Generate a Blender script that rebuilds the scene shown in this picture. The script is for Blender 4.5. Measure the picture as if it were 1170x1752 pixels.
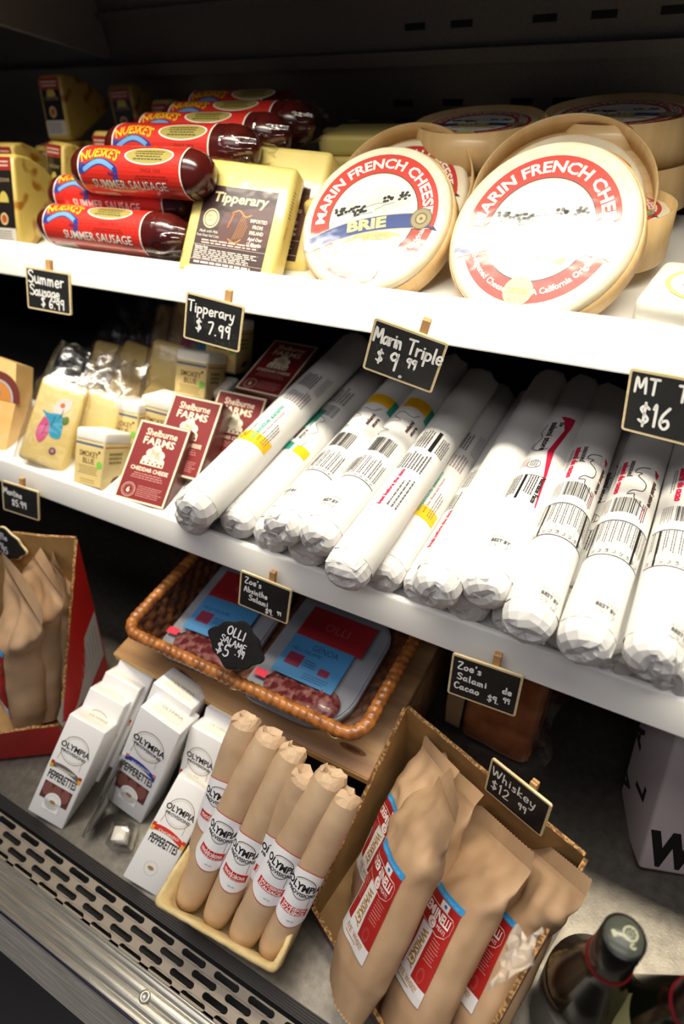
import bpy, bmesh, math, random
from math import pi, sin, cos, radians, sqrt, atan2
from mathutils import Vector, Matrix, Euler, noise
from mathutils.geometry import tessellate_polygon

for o in list(bpy.data.objects):
    bpy.data.objects.remove(o)
SC = bpy.context.scene
COL = SC.collection
H = 1.25                                   # height of the camera above the shop floor

# ------------------------------------------------------------------ camera
RX, RY, RZ = (0.86912677, 0.26209908, -0.41943144), (0.48502764, -0.61762099, 0.61910621), (-0.09678249, -0.74151762, -0.66391623)
FPX = 1078.5875                            # focal length in pixels of the 1170 x 1752 frame
cam_data = bpy.data.cameras.new('camera')
cam = bpy.data.objects.new('camera', cam_data)
COL.objects.link(cam)
SC.camera = cam
cam_data.sensor_fit = 'VERTICAL'
cam_data.sensor_height = 36.0
cam_data.sensor_width = 24.0
cam_data.lens = FPX / 1752 * 36.0
cam_data.clip_start = 0.01
_right, _down, _fwd = [Vector((RX[i], RY[i], RZ[i])) for i in range(3)]
cam.matrix_world = Matrix(((_right.x, -_down.x, -_fwd.x, 0), (_right.y, -_down.y, -_fwd.y, 0), (_right.z, -_down.z, -_fwd.z, H), (0, 0, 0, 1)))
cam_data.dof.use_dof = True
cam_data.dof.focus_distance = 0.52
cam_data.dof.aperture_fstop = 3.6

# ------------------------------------------------------------------ light
world = bpy.data.worlds.new('shop_interior')
SC.world = world
world.use_nodes = True
wn = world.node_tree.nodes
wn['Background'].inputs[0].default_value = (0.82, 0.80, 1.0, 1)
wn['Background'].inputs[1].default_value = 0.05


def area(name, loc, aim, sx, sy, power, color, spread=180):
    d = bpy.data.lights.new(name, 'AREA')
    d.shape = 'RECTANGLE'
    d.size, d.size_y, d.energy, d.color = sx, sy, power, color
    d.spread = radians(spread)
    o = bpy.data.objects.new(name, d)
    COL.objects.link(o)
    o.location = loc
    v = (Vector(aim) - Vector(loc)).normalized()
    z = -v
    x = Vector((1, 0, 0))
    y = z.cross(x).normalized()
    x = y.cross(z)
    o.rotation_euler = Matrix((x, y, z)).transposed().to_euler()
    return o


area('canopy_lamp', (-0.12, 0.385, H + 0.21), (-0.12, 0.40, H - 0.4), 1.55, 0.06, 4.2, (1.0, 0.92, 0.74), 84)
area('shop_ceiling_lamp', (-0.25, 0.04, H + 1.25), (-0.25, 0.16, H - 0.45), 2.6, 0.55, 6.4, (1.0, 0.965, 0.94), 120)
area('front_fill_lamp', (-0.25, -1.0, H + 1.45), (-0.25, 0.2, H - 0.5), 2.6, 0.4, 6.5, (1.0, 0.97, 0.98), 140)  # added fill from the front, brightens the steel rail, lips and lower goods

vs = SC.view_settings
SC.display_settings.display_device = 'sRGB'
vs.view_transform = 'Standard'
vs.look = 'None'
vs.exposure = 0.08
vs.gamma = 1.0
vs.use_curve_mapping = False


# ------------------------------------------------------------------ helpers
def ray(px, py):
    c = (px - 585, py - 876, FPX)
    return Vector([sum(r[i] * c[i] for i in range(3)) for r in (RX, RY, RZ)])


def at_z(px, py, z):                        # the point on the level z (measured from the camera's height)
    r = ray(px, py)
    r *= z / r.z
    return Vector((r.x, r.y, z + H))


def at_y(px, py, y):
    r = ray(px, py)
    r *= y / r.y
    return Vector((r.x, y, r.z + H))


def lin(c):
    return c / 12.92 if c <= 0.04045 else ((c + 0.055) / 1.055) ** 2.4


def hexc(h):
    h = h.lstrip('#')
    return tuple(lin(int(h[i:i + 2], 16) / 255) for i in (0, 2, 4)) + (1,)


MATS = {}


def mat(name, color, rough=0.5, metal=0.0, coat=0.0, coat_rough=0.08, spec=0.5, sss=0.0, noise_amt=0.0, noise_scale=60, color2=None,
        bump=0.0, bump_scale=80, stretch=None, emit=None, alpha=1.0, sheen=0, trans=0.0, ior=1.45, detail=4, ramp=(0.35, 0.65), coat_bump=0.0):
    if name in MATS:
        return MATS[name]
    m = bpy.data.materials.new(name)
    m.use_nodes = True
    nt = m.node_tree
    b = nt.nodes['Principled BSDF']
    c = hexc(color) if isinstance(color, str) else color
    b.inputs['Base Color'].default_value = c
    b.inputs['Roughness'].default_value = rough
    b.inputs['Metallic'].default_value = metal
    b.inputs['Coat Weight'].default_value = coat
    b.inputs['Coat Roughness'].default_value = coat_rough
    b.inputs['Specular IOR Level'].default_value = spec
    b.inputs['IOR'].default_value = ior
    b.inputs['Transmission Weight'].default_value = trans
    if alpha < 1:
        b.inputs['Alpha'].default_value = alpha
    if sss:
        b.inputs['Subsurface Weight'].default_value = sss
        b.inputs['Subsurface Radius'].default_value = (0.008, 0.006, 0.004)
        b.inputs['Subsurface Scale'].default_value = 0.5
    tc = nt.nodes.new('ShaderNodeTexCoord')
    mp = nt.nodes.new('ShaderNodeMapping')
    nt.links.new(tc.outputs['Object'], mp.inputs[0])
    if stretch:
        mp.inputs['Scale'].default_value = stretch
    if color2 is not None:
        n = nt.nodes.new('ShaderNodeTexNoise')
        n.inputs['Scale'].default_value = noise_scale
        n.inputs['Detail'].default_value = detail
        nt.links.new(mp.outputs[0], n.inputs['Vector'])
        r = nt.nodes.new('ShaderNodeValToRGB')
        r.color_ramp.elements[0].position = ramp[0]
        r.color_ramp.elements[1].position = ramp[1]
        r.color_ramp.elements[0].color = c
        r.color_ramp.elements[1].color = hexc(color2)
        nt.links.new(n.outputs[0], r.inputs[0])
        nt.links.new(r.outputs[0], b.inputs['Base Color'])
    if bump:
        n = nt.nodes.new('ShaderNodeTexNoise')
        n.inputs['Scale'].default_value = bump_scale
        n.inputs['Detail'].default_value = 3
        nt.links.new(mp.outputs[0], n.inputs['Vector'])
        bp = nt.nodes.new('ShaderNodeBump')
        bp.inputs['Strength'].default_value = bump
        bp.inputs['Distance'].default_value = 0.002
        nt.links.new(n.outputs[0], bp.inputs['Height'])
        nt.links.new(bp.outputs[0], b.inputs['Normal'])
    if coat_bump:
        n = nt.nodes.new('ShaderNodeTexNoise')
        n.inputs['Scale'].default_value = 45
        n.inputs['Detail'].default_value = 2
        nt.links.new(tc.outputs['Object'], n.inputs['Vector'])
        bp = nt.nodes.new('ShaderNodeBump')
        bp.inputs['Strength'].default_value = coat_bump
        bp.inputs['Distance'].default_value = 0.002
        nt.links.new(n.outputs[0], bp.inputs['Height'])
        nt.links.new(bp.outputs[0], b.inputs['Coat Normal'])
    MATS[name] = m
    return m


def film(name, tint='#ffffff', gloss=0.5, rough=0.12, bump=0.35, bscale=60):
    """clear plastic film: lets light straight through, with glints on its wrinkles"""
    if name in MATS:
        return MATS[name]
    m = bpy.data.materials.new(name)
    m.use_nodes = True
    nt = m.node_tree
    nt.nodes.remove(nt.nodes['Principled BSDF'])
    out = nt.nodes['Material Output']
    tr = nt.nodes.new('ShaderNodeBsdfTransparent')
    tr.inputs[0].default_value = hexc(tint)
    gl = nt.nodes.new('ShaderNodeBsdfGlossy')
    gl.inputs['Roughness'].default_value = rough
    lw = nt.nodes.new('ShaderNodeLayerWeight')
    lw.inputs[0].default_value = gloss * 0.5
    mx = nt.nodes.new('ShaderNodeMixShader')
    n = nt.nodes.new('ShaderNodeTexNoise')
    n.inputs['Scale'].default_value = bscale
    tc = nt.nodes.new('ShaderNodeTexCoord')
    nt.links.new(tc.outputs['Object'], n.inputs['Vector'])
    bp = nt.nodes.new('ShaderNodeBump')
    bp.inputs['Strength'].default_value = bump
    bp.inputs['Distance'].default_value = 0.003
    nt.links.new(n.outputs[0], bp.inputs['Height'])
    nt.links.new(bp.outputs[0], gl.inputs['Normal'])
    nt.links.new(bp.outputs[0], lw.inputs['Normal'])
    nt.links.new(lw.outputs['Facing'], mx.inputs[0])
    nt.links.new(tr.outputs[0], mx.inputs[1])
    nt.links.new(gl.outputs[0], mx.inputs[2])
    nt.links.new(mx.outputs[0], out.inputs[0])
    MATS[name] = m
    return m


def ink(c, coat=0):
    """printing ink of one colour; with coat, the same ink under shrink film"""
    if coat:
        return mat('ink_' + c + '_film', '#' + c, rough=0.5, coat=1.0, coat_rough=0.11, coat_bump=0.25)
    return mat('ink_' + c, '#' + c, rough=0.55, spec=0.35)


class MB:
    """collects shapes and links them as ONE mesh object"""
    def __init__(self):
        self.v, self.f, self.m, self.s = [], [], [], []

    def add(self, vs, fs, m=0, smooth=False, M=None):
        k = len(self.v)
        for p in vs:
            self.v.append(tuple(M @ Vector(p)) if M is not None else tuple(p))
        for f in fs:
            self.f.append(tuple(i + k for i in f))
            self.m.append(m)
            self.s.append(smooth)
        return self

    def box(self, x0, x1, y0, y1, z0, z1, m=0, M=None):
        vs = [(x, y, z) for z in (z0, z1) for y in (y0, y1) for x in (x0, x1)]
        return self.add(vs, [(0, 2, 3, 1), (4, 5, 7, 6), (0, 1, 5, 4), (2, 6, 7, 3), (0, 4, 6, 2), (1, 3, 7, 5)], m, M=M)

    def rbox(self, x0, x1, y0, y1, z0, z1, r=0.002, seg=2, m=0, smooth=True, M=None, cuts=0, fn=None):
        bm = bmesh.new()
        bmesh.ops.create_cube(bm, size=1)
        for v in bm.verts:
            v.co = Vector((x0 + (v.co.x + .5) * (x1 - x0), y0 + (v.co.y + .5) * (y1 - y0), z0 + (v.co.z + .5) * (z1 - z0)))
        if cuts:
            bmesh.ops.subdivide_edges(bm, edges=list(bm.edges), cuts=cuts, use_grid_fill=True)
            es = [e for e in bm.edges if len(e.link_faces) == 2 and e.calc_face_angle() > 0.5]
        else:
            es = list(bm.edges)
        bmesh.ops.bevel(bm, geom=es, offset=r, segments=seg, profile=0.5, affect='EDGES')
        bm.verts.ensure_lookup_table()
        vs = [fn(v.co.copy()) if fn else v.co.copy() for v in bm.verts]
        self.add(vs, [[v.index for v in f.verts] for f in bm.faces], m, smooth, M)
        bm.free()
        return self

    def grid(self, fn, nu, nv, m=0, smooth=True, wrap=False, M=None, flip=False):
        cu = nu if wrap else nu + 1
        vs = [fn(i / nu, j / nv) for j in range(nv + 1) for i in range(cu)]
        fs = []
        for j in range(nv):
            for i in range(nu):
                a, b = j * cu + i, j * cu + (i + 1) % cu
                q = (a, b, b + cu, a + cu)
                fs.append(q[::-1] if flip else q)
        return self.add(vs, fs, m, smooth, M)

    def lathe(self, prof, n=48, m=0, smooth=True, M=None, caps=True):
        vs = [(r * cos(2 * pi * i / n), r * sin(2 * pi * i / n), z) for r, z in prof for i in range(n)]
        fs = [(j * n + i, j * n + (i + 1) % n, (j + 1) * n + (i + 1) % n, (j + 1) * n + i) for j in range(len(prof) - 1) for i in range(n)]
        if caps:
            fs.append(tuple(range(n))[::-1])
            k = (len(prof) - 1) * n
            fs.append(tuple(range(k, k + n)))
        return self.add(vs, fs, m, smooth, M)

    def tube(self, pts, r, n=8, m=0, smooth=True, closed=False, M=None):
        pts = [Vector(p) for p in pts]
        rr = r if callable(r) else (lambda t: r)
        vs, L = [], len(pts)
        up = Vector((0.13, 0.27, 0.95))
        for k, p in enumerate(pts):
            a = pts[(k - 1) % L] if (closed or k > 0) else p
            b = pts[(k + 1) % L] if (closed or k < L - 1) else p
            t = (b - a).normalized()
            x = t.cross(up)
            x = x.normalized() if x.length > 1e-4 else Vector((1, 0, 0))
            y = x.cross(t).normalized()
            q = rr(k / max(1, L - 1))
            vs += [p + (x * cos(2 * pi * i / n) + y * sin(2 * pi * i / n)) * q for i in range(n)]
        fs = []
        for k in range(L if closed else L - 1):
            a, b = k * n, ((k + 1) % L) * n
            fs += [(a + i, b + i, b + (i + 1) % n, a + (i + 1) % n) for i in range(n)]
        if not closed:
            fs += [tuple(range(n)), tuple(range((L - 1) * n, L * n))[::-1]]
        return self.add(vs, fs, m, smooth, M)

    def prism(self, poly, z0, z1, m=0, M=None, axes='xyz', smooth=False):
        """extrude a 2-D outline"""
        def P(a, b, c):
            return {'xyz': (a, b, c), 'xzy': (a, c, b), 'yzx': (c, a, b)}[axes]
        n = len(poly)
        vs = [P(x, y, z0) for x, y in poly] + [P(x, y, z1) for x, y in poly]
        tris = tessellate_polygon([[Vector((x, y, 0)) for x, y in poly]])
        fs = [tuple(t)[::-1] for t in tris] + [tuple(i + n for i in t) for t in tris]
        self.add(vs, fs, m, False, M)
        self.add(vs, [(i, (i + 1) % n, (i + 1) % n + n, i + n) for i in range(n)], m, smooth, M)
        return self

    def build(self, name, mats, parent=None, loc=None, rot=None, recalc=True):
        me = bpy.data.meshes.new(name)
        me.from_pydata([tuple(v) for v in self.v], [], self.f)
        for m in (mats if isinstance(mats, (list, tuple)) else [mats]):
            me.materials.append(m)
        me.polygons.foreach_set('material_index', self.m)
        me.polygons.foreach_set('use_smooth', self.s)
        me.update()
        if recalc:
            bm = bmesh.new()
            bm.from_mesh(me)
            bmesh.ops.remove_doubles(bm, verts=bm.verts, dist=1e-6)
            bmesh.ops.recalc_face_normals(bm, faces=bm.faces)
            bm.to_mesh(me)
            bm.free()
        o = bpy.data.objects.new(name, me)
        COL.objects.link(o)
        if parent is not None:
            o.parent = parent
        if loc is not None:
            o.location = loc
        if rot is not None:
            o.rotation_euler = rot
        return o


def tag(o, label, cat, group=None):
    o['label'], o['category'] = label, cat
    if group:
        o['group'] = group
    return o


def thing(name, label, cat, loc, rot=(0, 0, 0), group=None, scale=1.0):
    """an Empty at the thing's base; loc is measured from the camera's height unless it is a Vector already in the world"""
    o = bpy.data.objects.new(name, None)
    o.empty_display_size = 0.02
    COL.objects.link(o)
    o.location = loc if isinstance(loc, Vector) else Vector((loc[0], loc[1], loc[2] + H))
    o.rotation_euler = [radians(a) for a in rot]
    o.scale = (scale, scale, scale)
    return tag(o, label, cat, group)


def structure(o):
    o['kind'] = 'structure'
    return o


# ------------------------------------------------------------------ printing: flat artwork laid onto surfaces
_TX = {}


def text_mesh(s, shear=0.0, bold=0.0):
    k = (s, shear, bold)
    if k in _TX:
        return _TX[k]
    cu = bpy.data.curves.new('t', 'FONT')
    cu.body = s
    cu.size = 1.0
    cu.resolution_u = 2
    cu.shear = shear
    cu.offset = bold
    o = bpy.data.objects.new('t', cu)
    COL.objects.link(o)
    dg = bpy.context.evaluated_depsgraph_get()
    ev = o.evaluated_get(dg)
    me = ev.to_mesh()
    vs = [(v.co.x / 0.729, v.co.y / 0.729) for v in me.vertices]
    fs = [tuple(p.vertices) for p in me.polygons]
    ev.to_mesh_clear()
    bpy.data.objects.remove(o)
    bpy.data.curves.remove(cu)
    x0 = min([v[0] for v in vs] or [0])
    x1 = max([v[0] for v in vs] or [1])
    _TX[k] = ([(x - x0, y) for x, y in vs], fs, x1 - x0)
    return _TX[k]


# single-stroke hand lettering (cap height 1, x-height .55)
HAND = {
    'S': (.62, [[(.56, .86), (.4, 1), (.16, .95), (.1, .74), (.3, .56), (.52, .4), (.5, .12), (.28, 0), (.05, .1)]]),
    'u': (.52, [[(.05, .54), (.07, .15), (.2, 0), (.38, .12), (.42, .54)], [(.42, .54), (.44, .1), (.5, 0)]]),
    'm': (.74, [[(.05, .52), (.06, 0)], [(.06, .3), (.16, .5), (.28, .48), (.31, 0)], [(.31, .3), (.42, .5), (.55, .46), (.6, 0)]]),
    'n': (.5, [[(.05, .52), (.06, 0)], [(.06, .3), (.18, .5), (.32, .46), (.38, 0)]]),
    'e': (.5, [[(.06, .26), (.4, .3), (.36, .5), (.18, .53), (.05, .3), (.12, .05), (.28, 0), (.42, .1)]]),
    'r': (.4, [[(.05, .52), (.07, 0)], [(.07, .3), (.18, .48), (.34, .5)]]),
    'a': (.54, [[(.4, .45), (.2, .52), (.04, .28), (.12, .02), (.3, .08), (.4, .34)], [(.41, .52), (.42, .1), (.5, 0)]]),
    'g': (.52, [[(.4, .45), (.2, .52), (.04, .3), (.12, .06), (.3, .1), (.4, .34)], [(.41, .52), (.42, -.2), (.3, -.42), (.06, -.34)]]),
    'i': (.22, [[(.1, .52), (.11, 0)], [(.1, .72), (.11, .74)]]),
    'l': (.24, [[(.1, 1), (.1, .1), (.16, 0)]]),
    'p': (.52, [[(.06, .52), (.05, -.42)], [(.06, .34), (.2, .52), (.4, .42), (.4, .16), (.22, .02), (.06, .14)]]),
    'y': (.5, [[(.04, .52), (.1, .16), (.26, .1), (.4, .3)], [(.42, .54), (.34, -.1), (.2, -.4), (.04, -.36)]]),
    'o': (.5, [[(.24, .52), (.05, .32), (.1, .06), (.28, 0), (.42, .2), (.38, .44), (.22, .52)]]),
    's': (.42, [[(.34, .46), (.2, .53), (.08, .44), (.2, .3), (.33, .16), (.22, 0), (.04, .06)]]),
    'b': (.5, [[(.06, 1), (.06, 0)], [(.06, .3), (.2, .5), (.4, .38), (.38, .1), (.2, 0), (.06, .1)]]),
    'h': (.5, [[(.07, 1), (.06, 0)], [(.06, .3), (.2, .5), (.34, .44), (.38, 0)]]),
    't': (.36, [[(.14, .9), (.14, .1), (.26, 0)], [(.02, .58), (.3, .6)]]),
    'd': (.54, [[(.38, .4), (.2, .5), (.05, .28), (.12, .03), (.3, .08), (.4, .3)], [(.42, 1), (.42, 0)]]),
    'c': (.44, [[(.36, .45), (.2, .52), (.05, .3), (.12, .05), (.28, 0), (.38, .08)]]),
    'k': (.46, [[(.06, 1), (.05, 0)], [(.36, .52), (.08, .25), (.4, 0)]]),
    'f': (.36, [[(.36, .92), (.2, 1), (.14, .8), (.12, -.1)], [(.0, .52), (.3, .54)]]),
    'T': (.62, [[(.02, .98), (.6, 1)], [(.32, .98), (.3, 0)]]),
    'M': (.84, [[(.05, 0), (.12, .98), (.38, .3), (.64, 1), (.74, 0)]]),
    'Z': (.62, [[(.06, .96), (.54, .98), (.06, .04), (.58, .04)]]),
    'A': (.64, [[(.03, 0), (.3, 1), (.56, 0)], [(.14, .38), (.46, .38)]]),
    'C': (.6, [[(.54, .86), (.34, 1), (.1, .72), (.08, .3), (.28, 0), (.54, .14)]]),
    'W': (.92, [[(.04, 1), (.22, .02), (.44, .8), (.62, .02), (.86, 1)]]),
    'O': (.66, [[(.32, 1), (.07, .7), (.1, .2), (.34, 0), (.58, .3), (.54, .8), (.3, 1)]]),
    'L': (.5, [[(.1, 1), (.08, .02), (.46, .04)]]),
    'I': (.24, [[(.11, 1), (.11, 0)]]),
    'E': (.54, [[(.48, 1), (.08, .98), (.08, .02), (.5, .02)], [(.08, .52), (.4, .54)]]),
    'F': (.5, [[(.48, 1), (.08, .98), (.07, 0)], [(.08, .52), (.4, .54)]]),
    'R': (.58, [[(.08, 0), (.08, 1), (.42, .96), (.44, .62), (.1, .5), (.52, 0)]]),
    'U': (.6, [[(.07, 1), (.1, .2), (.3, 0), (.48, .2), (.52, 1)]]),
    '$': (.56, [[(.46, .8), (.28, .9), (.1, .74), (.28, .52), (.46, .3), (.3, .1), (.06, .2)], [(.28, 1.05), (.27, -.06)]]),
    '1': (.3, [[(.06, .8), (.16, 1), (.16, 0)]]),
    '2': (.52, [[(.06, .8), (.24, 1), (.42, .8), (.3, .4), (.05, .02), (.48, .04)]]),
    '5': (.52, [[(.46, 1), (.14, .98), (.1, .56), (.36, .58), (.44, .24), (.26, 0), (.05, .08)]]),
    '6': (.52, [[(.38, 1), (.12, .6), (.06, .2), (.24, 0), (.42, .18), (.34, .42), (.1, .3)]]),
    '7': (.52, [[(.05, .96), (.46, .98), (.2, 0)]]),
    '9': (.5, [[(.4, .8), (.22, .98), (.06, .74), (.2, .54), (.4, .7)], [(.41, .96), (.38, 0)]]),
    '.': (.24, [[(.1, .02), (.12, .04)]]),
    "'": (.18, [[(.1, 1), (.06, .8)]]),
    ' ': (.34, []),
}


def smooth_pts(p, n=5):
    if len(p) < 3:
        return p
    out = []
    for i in range(len(p) - 1):
        a, b, c, d = p[max(i - 1, 0)], p[i], p[i + 1], p[min(i + 2, len(p) - 1)]
        for k in range(n):
            t = k / n
            out.append(tuple(0.5 * (2 * b[j] + (c[j] - a[j]) * t + (2 * a[j] - 5 * b[j] + 4 * c[j] - d[j]) * t * t + (3 * b[j] - a[j] - 3 * c[j] + d[j]) * t ** 3) for j in (0, 1)))
    out.append(p[-1])
    return out


class Art:
    def __init__(self, coat=0):
        self.items, self.mats, self.coat = [], [], coat

    def _m(self, c):
        if c not in self.mats:
            self.mats.append(c)
        return self.mats.index(c)

    def faces(self, vs, fs, c, l):
        self.items.append((vs, fs, self._m(c), l))

    def rect(self, x0, y0, x1, y1, c, l=0, nx=1, ny=1):
        vs = [(x0 + (x1 - x0) * i / nx, y0 + (y1 - y0) * j / ny) for j in range(ny + 1) for i in range(nx + 1)]
        self.faces(vs, [(j * (nx + 1) + i, j * (nx + 1) + i + 1, (j + 1) * (nx + 1) + i + 1, (j + 1) * (nx + 1) + i) for j in range(ny) for i in range(nx)], c, l)

    def poly(self, pts, c, l=0):
        self.faces(list(pts), [tuple(t) for t in tessellate_polygon([[Vector((x, y, 0)) for x, y in pts]])], c, l)

    def rrect(self, x0, y0, x1, y1, r, c, l=0):
        pts = []
        for cx, cy, a in ((x1 - r, y1 - r, 0), (x0 + r, y1 - r, 90), (x0 + r, y0 + r, 180), (x1 - r, y0 + r, 270)):
            pts += [(cx + r * cos(radians(a + k * 22.5)), cy + r * sin(radians(a + k * 22.5))) for k in range(5)]
        self.poly(pts, c, l)

    def ell(self, cx, cy, rx, ry, c, l=0, n=40, rings=1):
        vs = [(cx, cy)] + [(cx + rx * k / rings * cos(2 * pi * i / n), cy + ry * k / rings * sin(2 * pi * i / n)) for k in range(1, rings + 1) for i in range(n)]
        fs = [(0, 1 + i, 1 + (i + 1) % n) for i in range(n)]
        for k in range(rings - 1):
            a = 1 + k * n
            fs += [(a + i, a + n + i, a + n + (i + 1) % n, a + (i + 1) % n) for i in range(n)]
        self.faces(vs, fs, c, l)

    def ring(self, cx, cy, r0, r1, c, l=0, a0=0, a1=360, n=64, ky=1.0):
        vs = [(cx + r * cos(radians(a0 + (a1 - a0) * i / n)), cy + ky * r * sin(radians(a0 + (a1 - a0) * i / n))) for i in range(n + 1) for r in (r0, r1)]
        self.faces(vs, [(2 * i, 2 * i + 1, 2 * i + 3, 2 * i + 2) for i in range(n)], c, l)

    def text(self, s, x, y, h, c, l=2, align='c', xs=1.0, shear=0.0, bold=0.0, rot=0.0, fit=None):
        vs, fs, w = text_mesh(s, shear, bold)
        if fit:
            xs = fit / (w * h)
        o = {'c': -w / 2, 'l': 0, 'r': -w}[align]
        a, b = cos(radians(rot)), sin(radians(rot))
        q = []
        for p, t in vs:
            p, t = (p + o) * h * xs, t * h
            q.append((x + p * a - t * b, y + p * b + t * a))
        self.faces(q, fs, c, l)

    def arc(self, s, cx, cy, r, h, c, l=2, mid=90, bottom=False, xs=1.0, bold=0.0, shear=0, span=None):
        vs, fs, w = text_mesh(s, shear, bold)
        if span:
            xs = radians(span) * r / (w * h)
        q = []
        for p, t in vs:
            p, t = (p - w / 2) * h * xs, t * h
            if bottom:
                a = radians(mid) + p / r
                q.append((cx + (r - t) * cos(a), cy + (r - t) * sin(a)))
            else:
                a = radians(mid) - p / r
                q.append((cx + (r + t) * cos(a), cy + (r + t) * sin(a)))
        self.faces(q, fs, c, l)

    def stroke(self, pts, w, c, l=2):
        P = [Vector((x, y)) for x, y in pts]
        vs, fs = [], []
        for i, p in enumerate(P):
            a, b = P[max(i - 1, 0)], P[min(i + 1, len(P) - 1)]
            t = b - a
            t = t.normalized() if t.length > 1e-9 else Vector((1, 0))
            nrm = Vector((-t.y, t.x)) * w / 2
            vs += [tuple(p + nrm), tuple(p - nrm)]
        fs = [(2 * i, 2 * i + 1, 2 * i + 3, 2 * i + 2) for i in range(len(P) - 1)]
        self.faces(vs, fs, c, l)
        for p in (P[0], P[-1]):
            self.faces([(p.x + w / 2 * cos(pi * i / 4), p.y + w / 2 * sin(pi * i / 4)) for i in range(8)], [tuple(range(8))], c, l)

    def hand(self, s, x, y, h, w, c, l=2, slope=0.0, track=0.08, jit=0.02, seed=1, xs=1.0):
        rnd = random.Random(seed)
        p = x
        for ch in s:
            wd, st = HAND.get(ch, HAND[' '])
            dy = rnd.uniform(-jit, jit)
            for k in st:
                q = [(p + a * h * xs, y + (b + dy) * h + (p - x + a * h * xs) * slope) for a, b in k]
                self.stroke(smooth_pts(q), w, c, l)
            p += (wd + track) * h * xs
        return p

    def lines(self, x0, y0, x1, y1, n, c, l=2, fill=0.45, seed=0, gap=0.12, align='l', vertical=False):
        """n rows of unreadably small print"""
        rnd = random.Random(seed)
        for k in range(n):
            yy = y1 - (y1 - y0) * (k + 0.5) / n
            hh = (y1 - y0) / n * fill / 2
            end = x1 - (x1 - x0) * rnd.uniform(0, gap * 2)
            x = x0 + ((x1 - end) / 2 if align == 'c' else 0)
            e2 = end + ((x1 - end) / 2 if align == 'c' else 0)
            while x < e2:
                wd = (x1 - x0) * rnd.uniform(0.04, 0.13)
                self.rect(x, yy - hh, min(x + wd, e2), yy + hh, c, l)
                x += wd + (x1 - x0) * 0.02

    def barcode(self, x0, y0, x1, y1, c='1a1718', l=2, seed=0, across=True):
        rnd = random.Random(seed)
        p = 0.0
        while p < 1:
            w = rnd.choice((.02, .02, .035, .05))
            if across:
                self.rect(x0 + (x1 - x0) * p, y0, x0 + (x1 - x0) * min(p + w, 1), y1, c, l, ny=4)
            else:
                self.rect(x0, y0 + (y1 - y0) * p, x1, y0 + (y1 - y0) * min(p + w, 1), c, l)
            p += w + rnd.choice((.015, .025, .04))

    def build(self, name, fn, parent, eps=0.00012, du=None, dv=None):
        """du, dv: on curved surfaces the artwork is first cut into strips this wide"""
        mb = MB()
        for vs, fs, m, l in self.items:
            if du or dv:
                bm = bmesh.new()
                bv = [bm.verts.new((u, v, 0)) for u, v in vs]
                for f in fs:
                    try:
                        bm.faces.new([bv[i] for i in f])
                    except ValueError:
                        pass
                for st, ax in ((du, 0), (dv, 1)):
                    if not st:
                        continue
                    lo, hi = min(v[ax] for v in vs), max(v[ax] for v in vs)
                    k = math.ceil(lo / st + 1e-6)
                    while k * st < hi - 1e-7:
                        co, no = [0, 0, 0], [0, 0, 0]
                        co[ax], no[ax] = k * st, 1
                        bmesh.ops.bisect_plane(bm, geom=bm.verts[:] + bm.edges[:] + bm.faces[:], plane_co=co, plane_no=no, dist=1e-8)
                        k += 1
                bm.verts.index_update()
                mb.add([fn(v.co.x, v.co.y, (l + 1) * eps) for v in bm.verts], [[v.index for v in f.verts] for f in bm.faces], m, False)
                bm.free()
                continue
            mb.add([fn(u, v, (l + 1) * eps) for u, v in vs], fs, m, False)
        return mb.build(name, [ink(c, self.coat) for c in self.mats], parent, recalc=False)


def flat(y=0.0, x=0.0, z=0.0):
    """map artwork onto a front face (looking along -y)"""
    return lambda u, v, d: (x + u, y - d, z + v)


def side(x, y=0.0, z=0.0):
    """map artwork onto a right-hand face (looking along +x)"""
    return lambda u, v, d: (x + d, y + u, z + v)


def top(z, x=0.0, y=0.0):
    return lambda u, v, d: (x + u, y + v, z + d)


# ================================================================== the refrigerated case
D1, D2, DK = -0.235, -0.412, -0.65         # decks of upper shelf, middle shelf and case floor
Y1, Y2, YB = 0.45, 0.30, 0.85              # front of upper lip, of middle lip, back wall
X0, X1 = -1.25, 0.62

enamel = mat('white_enamel', '#f1efe9', rough=0.35, spec=0.5, bump=0.04, bump_scale=220)
black_metal = mat('black_case_metal', '#1d1b1b', rough=0.45, spec=0.4)
back_metal = mat('dark_painted_metal', '#77726a', rough=0.4, metal=0.3, color2='#827d74', noise_scale=300, bump=0.03, bump_scale=300)
steel = mat('brushed_steel', '#e2ddd0', rough=0.32, metal=0.78, color2='#bdb7a9', noise_scale=40, stretch=(0.6, 18, 18), bump=0.06, bump_scale=200)
deck_steel = mat('deck_steel', '#767067', rough=0.36, metal=0.9, color2='#676159', noise_scale=120, bump=0.05, bump_scale=500)
grille_paint = mat('grille_paint', '#8b7f70', rough=0.4, metal=0.35)
slot_dark = mat('slot_dark', '#0c0c0c', rough=0.6)

structure(MB().box(-3.5, 2.5, -2.5, 1.0, -0.04, 0).build('floor', mat('shop_floor', '#2a2826', rough=0.5)))

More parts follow.
